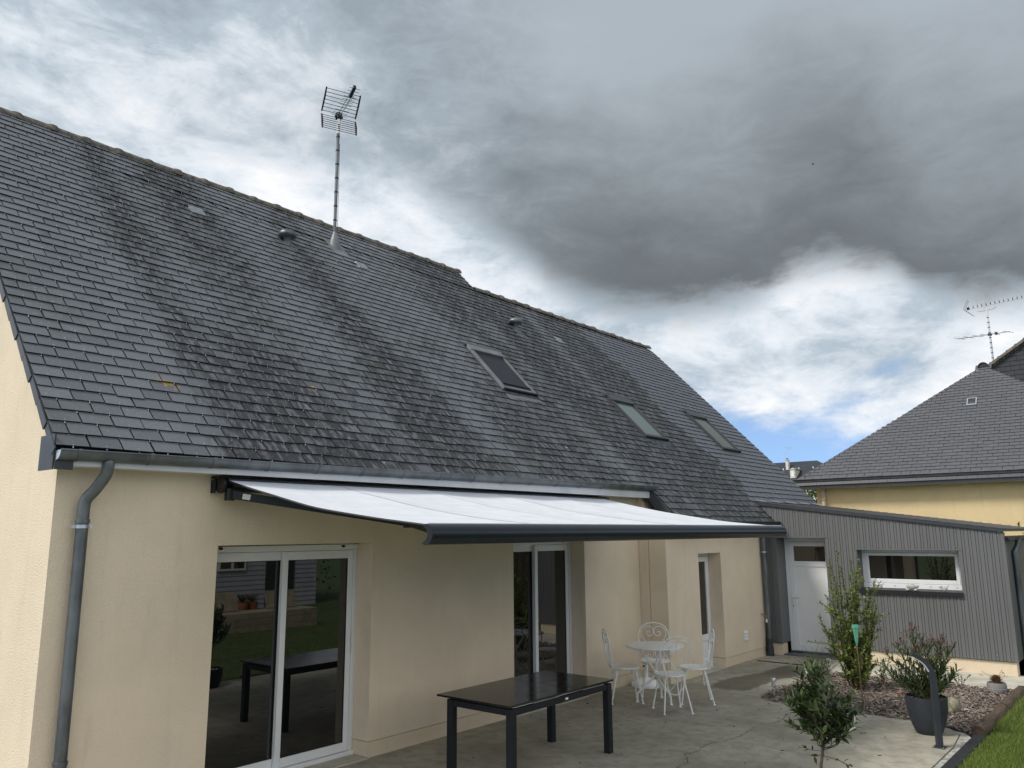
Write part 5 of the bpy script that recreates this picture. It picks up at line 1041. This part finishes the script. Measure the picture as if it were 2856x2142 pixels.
# grey patterned pot with succulent
sp = thing('succulent_pot', (10.74, -4.40, 0), 'grey patterned pot holding a reddish succulent rosette by the log', 'potted plant'); local(sp); rg = random.Random(3)
g = MB(); g.lathe([(0, 0), (.095, 0), (.112, .02), (.124, .07), (.122, .12), (.115, .152), (.103, .152), (.10, .125), (0, .125)], (0, 0, 0), 30); po = g.build('pot', MT['grpot'], sp, smooth=True, angle=50); g = MB()
for k in range(26):
    for j in range(5): a = 2*math.pi*(k+.5*(j % 2))/26; r_ = .1255-.006*abs(j-2); z = .03+j*.024; c, s_ = math.cos(a), math.sin(a); tx = Vector((-s_, c, 0)); p = Vector((c*r_, s_*r_, z)); u = Vector((0, 0, 1)); d = (tx*.8+u*.5).normalized(); n_ = d.cross(Vector((c, s_, 0))); g.add([p-d*.011-n_*.0025, p+d*.011-n_*.0025, p+d*.011+n_*.0025, p-d*.011+n_*.0025], [(0, 1, 2, 3)])
g.build('hatching', MT['potw'], po); g = MB()
for k in range(70): a = k*2.4; t = k/70; r_ = .075*(1-t*.85); d = Vector((math.cos(a)*(1-t), math.sin(a)*(1-t), .35+t*1.6)); leaf(g, Vector((math.cos(a)*.012, math.sin(a)*.012, .145+.035*t)), d, Vector((0, 0, 1))-d*.2, .115*(1-.35*t), .020, rg.uniform(.01, .99))
g.build('rosette', MT['succ'], sp); g = MB(); f = MB()
for (ox, oz) in ((-.19, .30), (.10, .32), (.13, .27)):
    P = smoothpath([Vector((0, 0, .17)), e_im*(ox*.5)+Vector((0, 0, .25)), e_im*ox+Vector((0, 0, oz))], 4); g.tube(P, .0022, 5)
    for k in range(7): leaf(f, P[-1]+e_im*rg.gauss(0, .025)+Vector((0, 0, rg.uniform(-.06, .01))), rv3(rg), rv3(rg), .018, .006, rg.random())
g.build('flower_stalks', MT['rtwig'], sp); f.build('flower_heads', MT['youngred'], sp)
# logs
for (x0, x1, lb_) in ((8.06, 9.55, 'round wooden log edging the bed, its dark sawn end facing the patio'), (9.58, 11.0, 'farther wooden log edging the bed, ending by the grey pot')):
    t = thing('edging_log', (x0, -4.64, 0), lb_, 'log', 'logs between bed and lawn'); local(t); L = x1-x0; g = MB(); n_ = 14; rgl = random.Random(int(x0*10)); pts = [(L*k/n_, .012*math.sin(k*.9+x0), .022+.006*math.sin(k*1.3)) for k in range(n_+1)]
    g.tube(pts, [.070+rgl.gauss(0, .0025) for _ in pts], 16, cap=False); g.build('trunk', MT['wood'], t, smooth=True)
    for x, e_ in ((0, -1), (L, 1)): g = MB(); y_, z_ = (pts[0] if e_ < 0 else pts[-1])[1:]; g.prism([(x, y_+.071*math.cos(2*math.pi*k/20), z_+.071*math.sin(2*math.pi*k/20)) for k in range(20)], (e_*.004, 0, 0)); g.build('cut_end', MT['endgrain'], t)
# stone ornament, pebbles, flowers, small rose, bits
so = thing('stone_ornament', (9.02, -4.20, 0), 'mossy stone snail ornament on the bark chips behind the pot', 'ornament'); local(so); rg = random.Random(12)
g = MB()
def lump(mb, c, r, sx, sy, sz, seed=0, seg=14):
    q = random.Random(seed); k = len(mb.v); prof = [(0, -1)]+[(math.sin(math.pi*t/8), -math.cos(math.pi*t/8)) for t in range(1, 8)]+[(0, 1)]; mb.lathe([(a*r, b*r) for a, b in prof], (0, 0, 0), seg); ph = [q.uniform(0, 6) for _ in range(4)]
    for i in range(k, len(mb.v)): v = Vector(mb.v[i]); f = 1+.07*math.sin(v.x/r*3+ph[0])*math.cos(v.y/r*3+ph[1])+.05*math.sin(v.z/r*5+ph[2]); mb.v[i] = (c[0]+v.x*f*sx, c[1]+v.y*f*sy, c[2]+v.z*f*sz)
lump(g, (0, 0, .095), .10, 1.15, .9, .95, 1); g.build('shell', MT['orna'], so, smooth=True); g = MB(); lump(g, (-.10, .03, .045), .06, 1.5, .8, .75, 2); lump(g, (-.17, .06, .085), .035, 1, .9, 1.1, 3); g.build('body', MT['orna'], so, smooth=True); g = MB(); g.tube([(.12, -.02, .02), (.20, -.10, .03), (.30, -.16, .015)], [.014, .011, .005], 7); g.build('driftwood_twig', MT['stone'], so)
for i, (x, y, r, lb_) in enumerate(((9.02, -3.42, .055, 'flat dark stone lying left of the round pot'), (11.10, -3.72, .03, 'small pale stone beside the small rose by the path'))):
    g = MB(); lump(g, (0, 0, r*.5), r, 1.4, 1.1, .6, 20+i); o = g.build('garden_stone', MT['clad_d'] if i == 0 else MT['stone'], None, smooth=True); o.location = (x, y, 0); tag(o, lb_, 'stone')
def flower(x, y, z, lb_, m_):
    t = thing('pink_flower', (x, y, 0), lb_, 'flower', 'pink flowers on the bark'); local(t); g = MB(); g.tube([(0, 0, 0), (.01, 0, z)], .003, 5); g.build('stalk', MT['twig'], t); g = MB()
    for k in range(14): a = k*2.4; leaf(g, Vector((.01, 0, z)), Vector((math.cos(a), math.sin(a), .3+.05*k)), Vector((0, 0, 1)), .034, .014, rnd.uniform(.01, .99))
    g.build('petals', m_, t); g = MB()
    for k in range(5): a = k*1.3; leaf(g, Vector((.003, 0, z*.3)), Vector((math.cos(a), math.sin(a), .3)), Vector((0, 0, 1)), .05, .012, .5)
    g.build('leaves', MT['olea'], t)
flower(9.42, -3.46, .09, 'upper pink flower on the bark left of the round pot', MT['pink']); flower(9.23, -3.66, .06, 'lower pink flower on the bark left of the round pot', MT['pink'])
def bush(name, loc, lb_, hgt, spread, n, l, m_, seed, redm=None):
    rg = random.Random(seed); t = thing(name, loc, lb_, 'plant'); local(t); br, lv = MB(), MB()
    for k in range(n):
        P = bend((rg.gauss(0, .015), rg.gauss(0, .015), 0), (rg.gauss(0, spread), rg.gauss(0, spread), hgt*rg.uniform(.5, 1)), rg, .1, 6); br.tube(P, .003, 4); leafy(lv, P, rg, .25, .02, l, l*.27, .9)
    br.build('stems', MT['rtwig'], t); lv.build('foliage', m_, t)
bush('small_rose', (11.12, -3.86, 0), 'small rose bush against the annex path', .21, .06, 7, .045, MT['bay'], 51)
bush('rose_shoot', (10.35, -3.02, 0), 'low reddish shoot between the tall shrub and the oleander', .42, .09, 6, .055, MT['shrub'], 52)
bush('dry_weed', (8.75, -2.2, 0), 'sparse dry weed at the bed edge by the solar light', .17, .05, 5, .03, MT['olea'], 53)
bush('seedling', (8.75, -3.55, 0), 'tiny green seedling in the bark in front of the stake', .05, .04, 5, .04, MT['olea'], 54)
# rubber mat / roll by the path
g = MB()
for k in range(5): g.bbox((10.98+k*.075, -4.98, -.05), (11.05+k*.075, -4.56, .045), .012)
tag(g.build('rubber_mat', MT['rubber']), 'ribbed black rubber mat at the end of the annex path', 'mat')
# figurines on the sill
def bird(y, lb_):
    t = thing('bird_figurine', (XA-.0, y, AW[2]+.0), lb_, 'figurine', 'bird figurines on the window sill'); local(t); g = MB(); z = -.004
    lump(g, (0, 0, z+.045), .042, .85, 1.15, .95, 5, 12); lump(g, (-.005, .052, z+.072), .022, 1, 1, 1, 6, 10); g.build('body', MT['figurine'], t, smooth=True); g = MB(); g.prism([(-.014, -.035, z+.05), (.014, -.035, z+.05), (.008, -.075, z+.098), (-.008, -.075, z+.098)], (0, .012, .006)); g.build('tail', MT['figurine'], t); g = MB(); g.tube([(-.006, .070, z+.073), (-.010, .086, z+.068)], [.006, .001], 6); g.build('beak', MT['figurine'], t)
bird(-2.50, 'white bird figurine at the left end of the window sill'); bird(-3.51, 'white bird figurine at the right end of the window sill')
t = thing('turtle_figurine', (XA-.0, -3.02, AW[2]), 'white turtle figurine in the middle of the window sill', 'figurine'); local(t); g = MB(); z = -.004
k0 = len(g.v); lump(g, (0, .01, z+.062), .068, .75, 1.2, .82, 8, 16); g.build('shell', MT['figurine'], t, smooth=True); g = MB(); lump(g, (-.01, -.085, z+.075), .026, .9, 1.1, 1.1, 9, 10); g.tube([(0, -.05, z+.05), (-.008, -.075, z+.065)], .018, 8); g.build('head', MT['figurine'], t, smooth=True)
for sy in (-1, 1):
    for sx in (-1, 1): g = MB(); lump(g, (sx*.04-.005, sy*.065, z+.018), .02, 1, 1.5, .8, 10, 8); g.build('leg', MT['figurine'], t, smooth=True)
# a swift crossing in front of the dark cloud
sw = thing('swift', (44.0, 8.0, 24.2), 'tiny dark bird gliding in front of the dark cloud', 'bird'); local(sw); sw.scale = (.6, .6, .6)
g = MB(); g.tube([(-.10, .12, 0), (0, 0, 0), (.05, -.10, .01), (.08, -.16, .01)], [.01, .04, .035, .006], 8); s0 = len(g.v); g.add([(0, .03, .02), (.02, -.04, .02), (.20, .02, .05), (.38, .14, .0), (.18, .07, .05)], [(0, 1, 2, 4), (4, 2, 3)]); g.add([(0, .03, .02), (.02, -.04, .02), (-.18, -.08, .05), (-.36, -.05, -.02), (-.17, -.02, .05)], [(0, 4, 2, 1), (4, 3, 2)]); g.build('body', MT['black'], sw)

# ================================================================== BEHIND THE VIEWER (seen in the door glass)
SX0, SX1, SY = 6.5, 14.5, -15.6
sd_ = thing('garden_shed', (10.5, SY, 0), 'grey boarded garden shed with white framed windows, seen mirrored in the door glass', 'shed')
g = MB(); g.box((SX0, SY-.03, -.09), (SX1, SY-3, 2.6)); g.build('wall', MT['shed'], sd_)
for j in range(18):
    z = -.05+j*.148; m_ = MB(); m_.prism([(SX0-.02, SY-.03, z), (SX0-.02, SY+.0, z), (SX0-.02, SY-.018, z+.15), (SX0-.02, SY-.03, z+.15)], (SX1-SX0+.04, 0, 0)); m_.build('board', MT['shed'], sd_)
for (x, wd) in ((10.9, .95), (9.1, .95)):
    g = MB(); g.box((x, SY+.002, 1.15), (x+wd, SY+.05, 2.25)); f = g.build('window', MT['white'], sd_)
    for a in (0, 1):
        for b in (0, 1): g = MB(); x0 = x+.07+a*(wd/2-.02); g.box((x0, SY+.051, 1.22+b*.50), (x0+wd/2-.12, SY+.056, 1.68+b*.50)); g.build('pane', MT['glass'], f)
g = MB(); g.box((12.6, SY+.002, 0), (13.6, SY+.03, 2.1)); g.build('door', MT['clad_d'], sd_); g = MB(); g.prism([(SX0-.3, SY+.4, 2.6), (SX0-.3, SY-3.3, 2.6), (SX0-.3, SY-1.5, 3.9)], (SX1-SX0+.6, 0, 0)); g.build('roof', MT['slate_d'], sd_)
for i, (x, y) in enumerate(((11.5, -15.1), (11.9, -15.2))):
    t = thing('terracotta_pot', (x, y, -.09), ['terracotta pot of grass before the shed, mirrored in the glass', 'second terracotta pot of grass before the shed, mirrored in the glass'][i], 'potted plant', 'pots before the shed'); local(t); g = MB(); pot_shell(g, .12, .18, .3); g.build('pot', MT['terracotta'], t, smooth=True); g = MB(); rg = random.Random(60+i)
    for k in range(60): a = rg.uniform(0, 6.28); leaf(g, Vector((0, 0, .27)), Vector((math.cos(a), math.sin(a), rg.uniform(.4, 2))), Vector((0, 0, 1)), .35, .012, rg.random())
    g.build('blades', MT['reed'], t)
pl = thing('raised_planter', (9.0, -10.6, -.09), 'long beige raised planter on the lawn, mirrored in the glass', 'planter'); local(pl)
for j in range(3): g = MB(); g.bbox((-1.6, -.35, .01+j*.16), (1.6, .35, .165+j*.16), .006); g.build('board', MT['planter'], pl)
for x in (-1.1, .5): g = MB(); g.prism([(x, -.2, .50), (x+.8, -.2, .50), (x+.8, -.33, .92), (x, -.33, .92)], (0, .03, .01)); g.build('cold_frame_lid', MT['planter'], pl)
def hedge(loc, sx, sy, h_, lb_, seed, n):
    t = thing('hedge', loc, lb_, 'hedge', 'hedges round the garden'); local(t); rg = random.Random(seed); g = MB(); g.box((-sx*.9, -sy*.7, 0), (sx*.9, sy*.7, h_*.9)); g.build('inner_twigs', MT['soil'], t); g = MB()
    for k in range(n): p = Vector((rg.uniform(-sx, sx), rg.choice((-1, 1))*sy*rg.uniform(.7, 1.1), rg.uniform(0, h_))) if rg.random() < .8 else Vector((rg.uniform(-sx, sx), rg.uniform(-sy, sy), h_*rg.uniform(.88, 1.05))); leaf(g, p, rv3(rg), rv3(rg), .13, .05, rg.random())
    g.build('foliage', MT['tree'], t)
hedge((2, -19.5, -.09), 16, .6, 2.6, 'long hedge closing the garden behind the shed', 71, 5200)
hedge((19.0, -11.5, -.09), .6, 7, 2.4, 'hedge along the right side of the garden', 72, 2400)
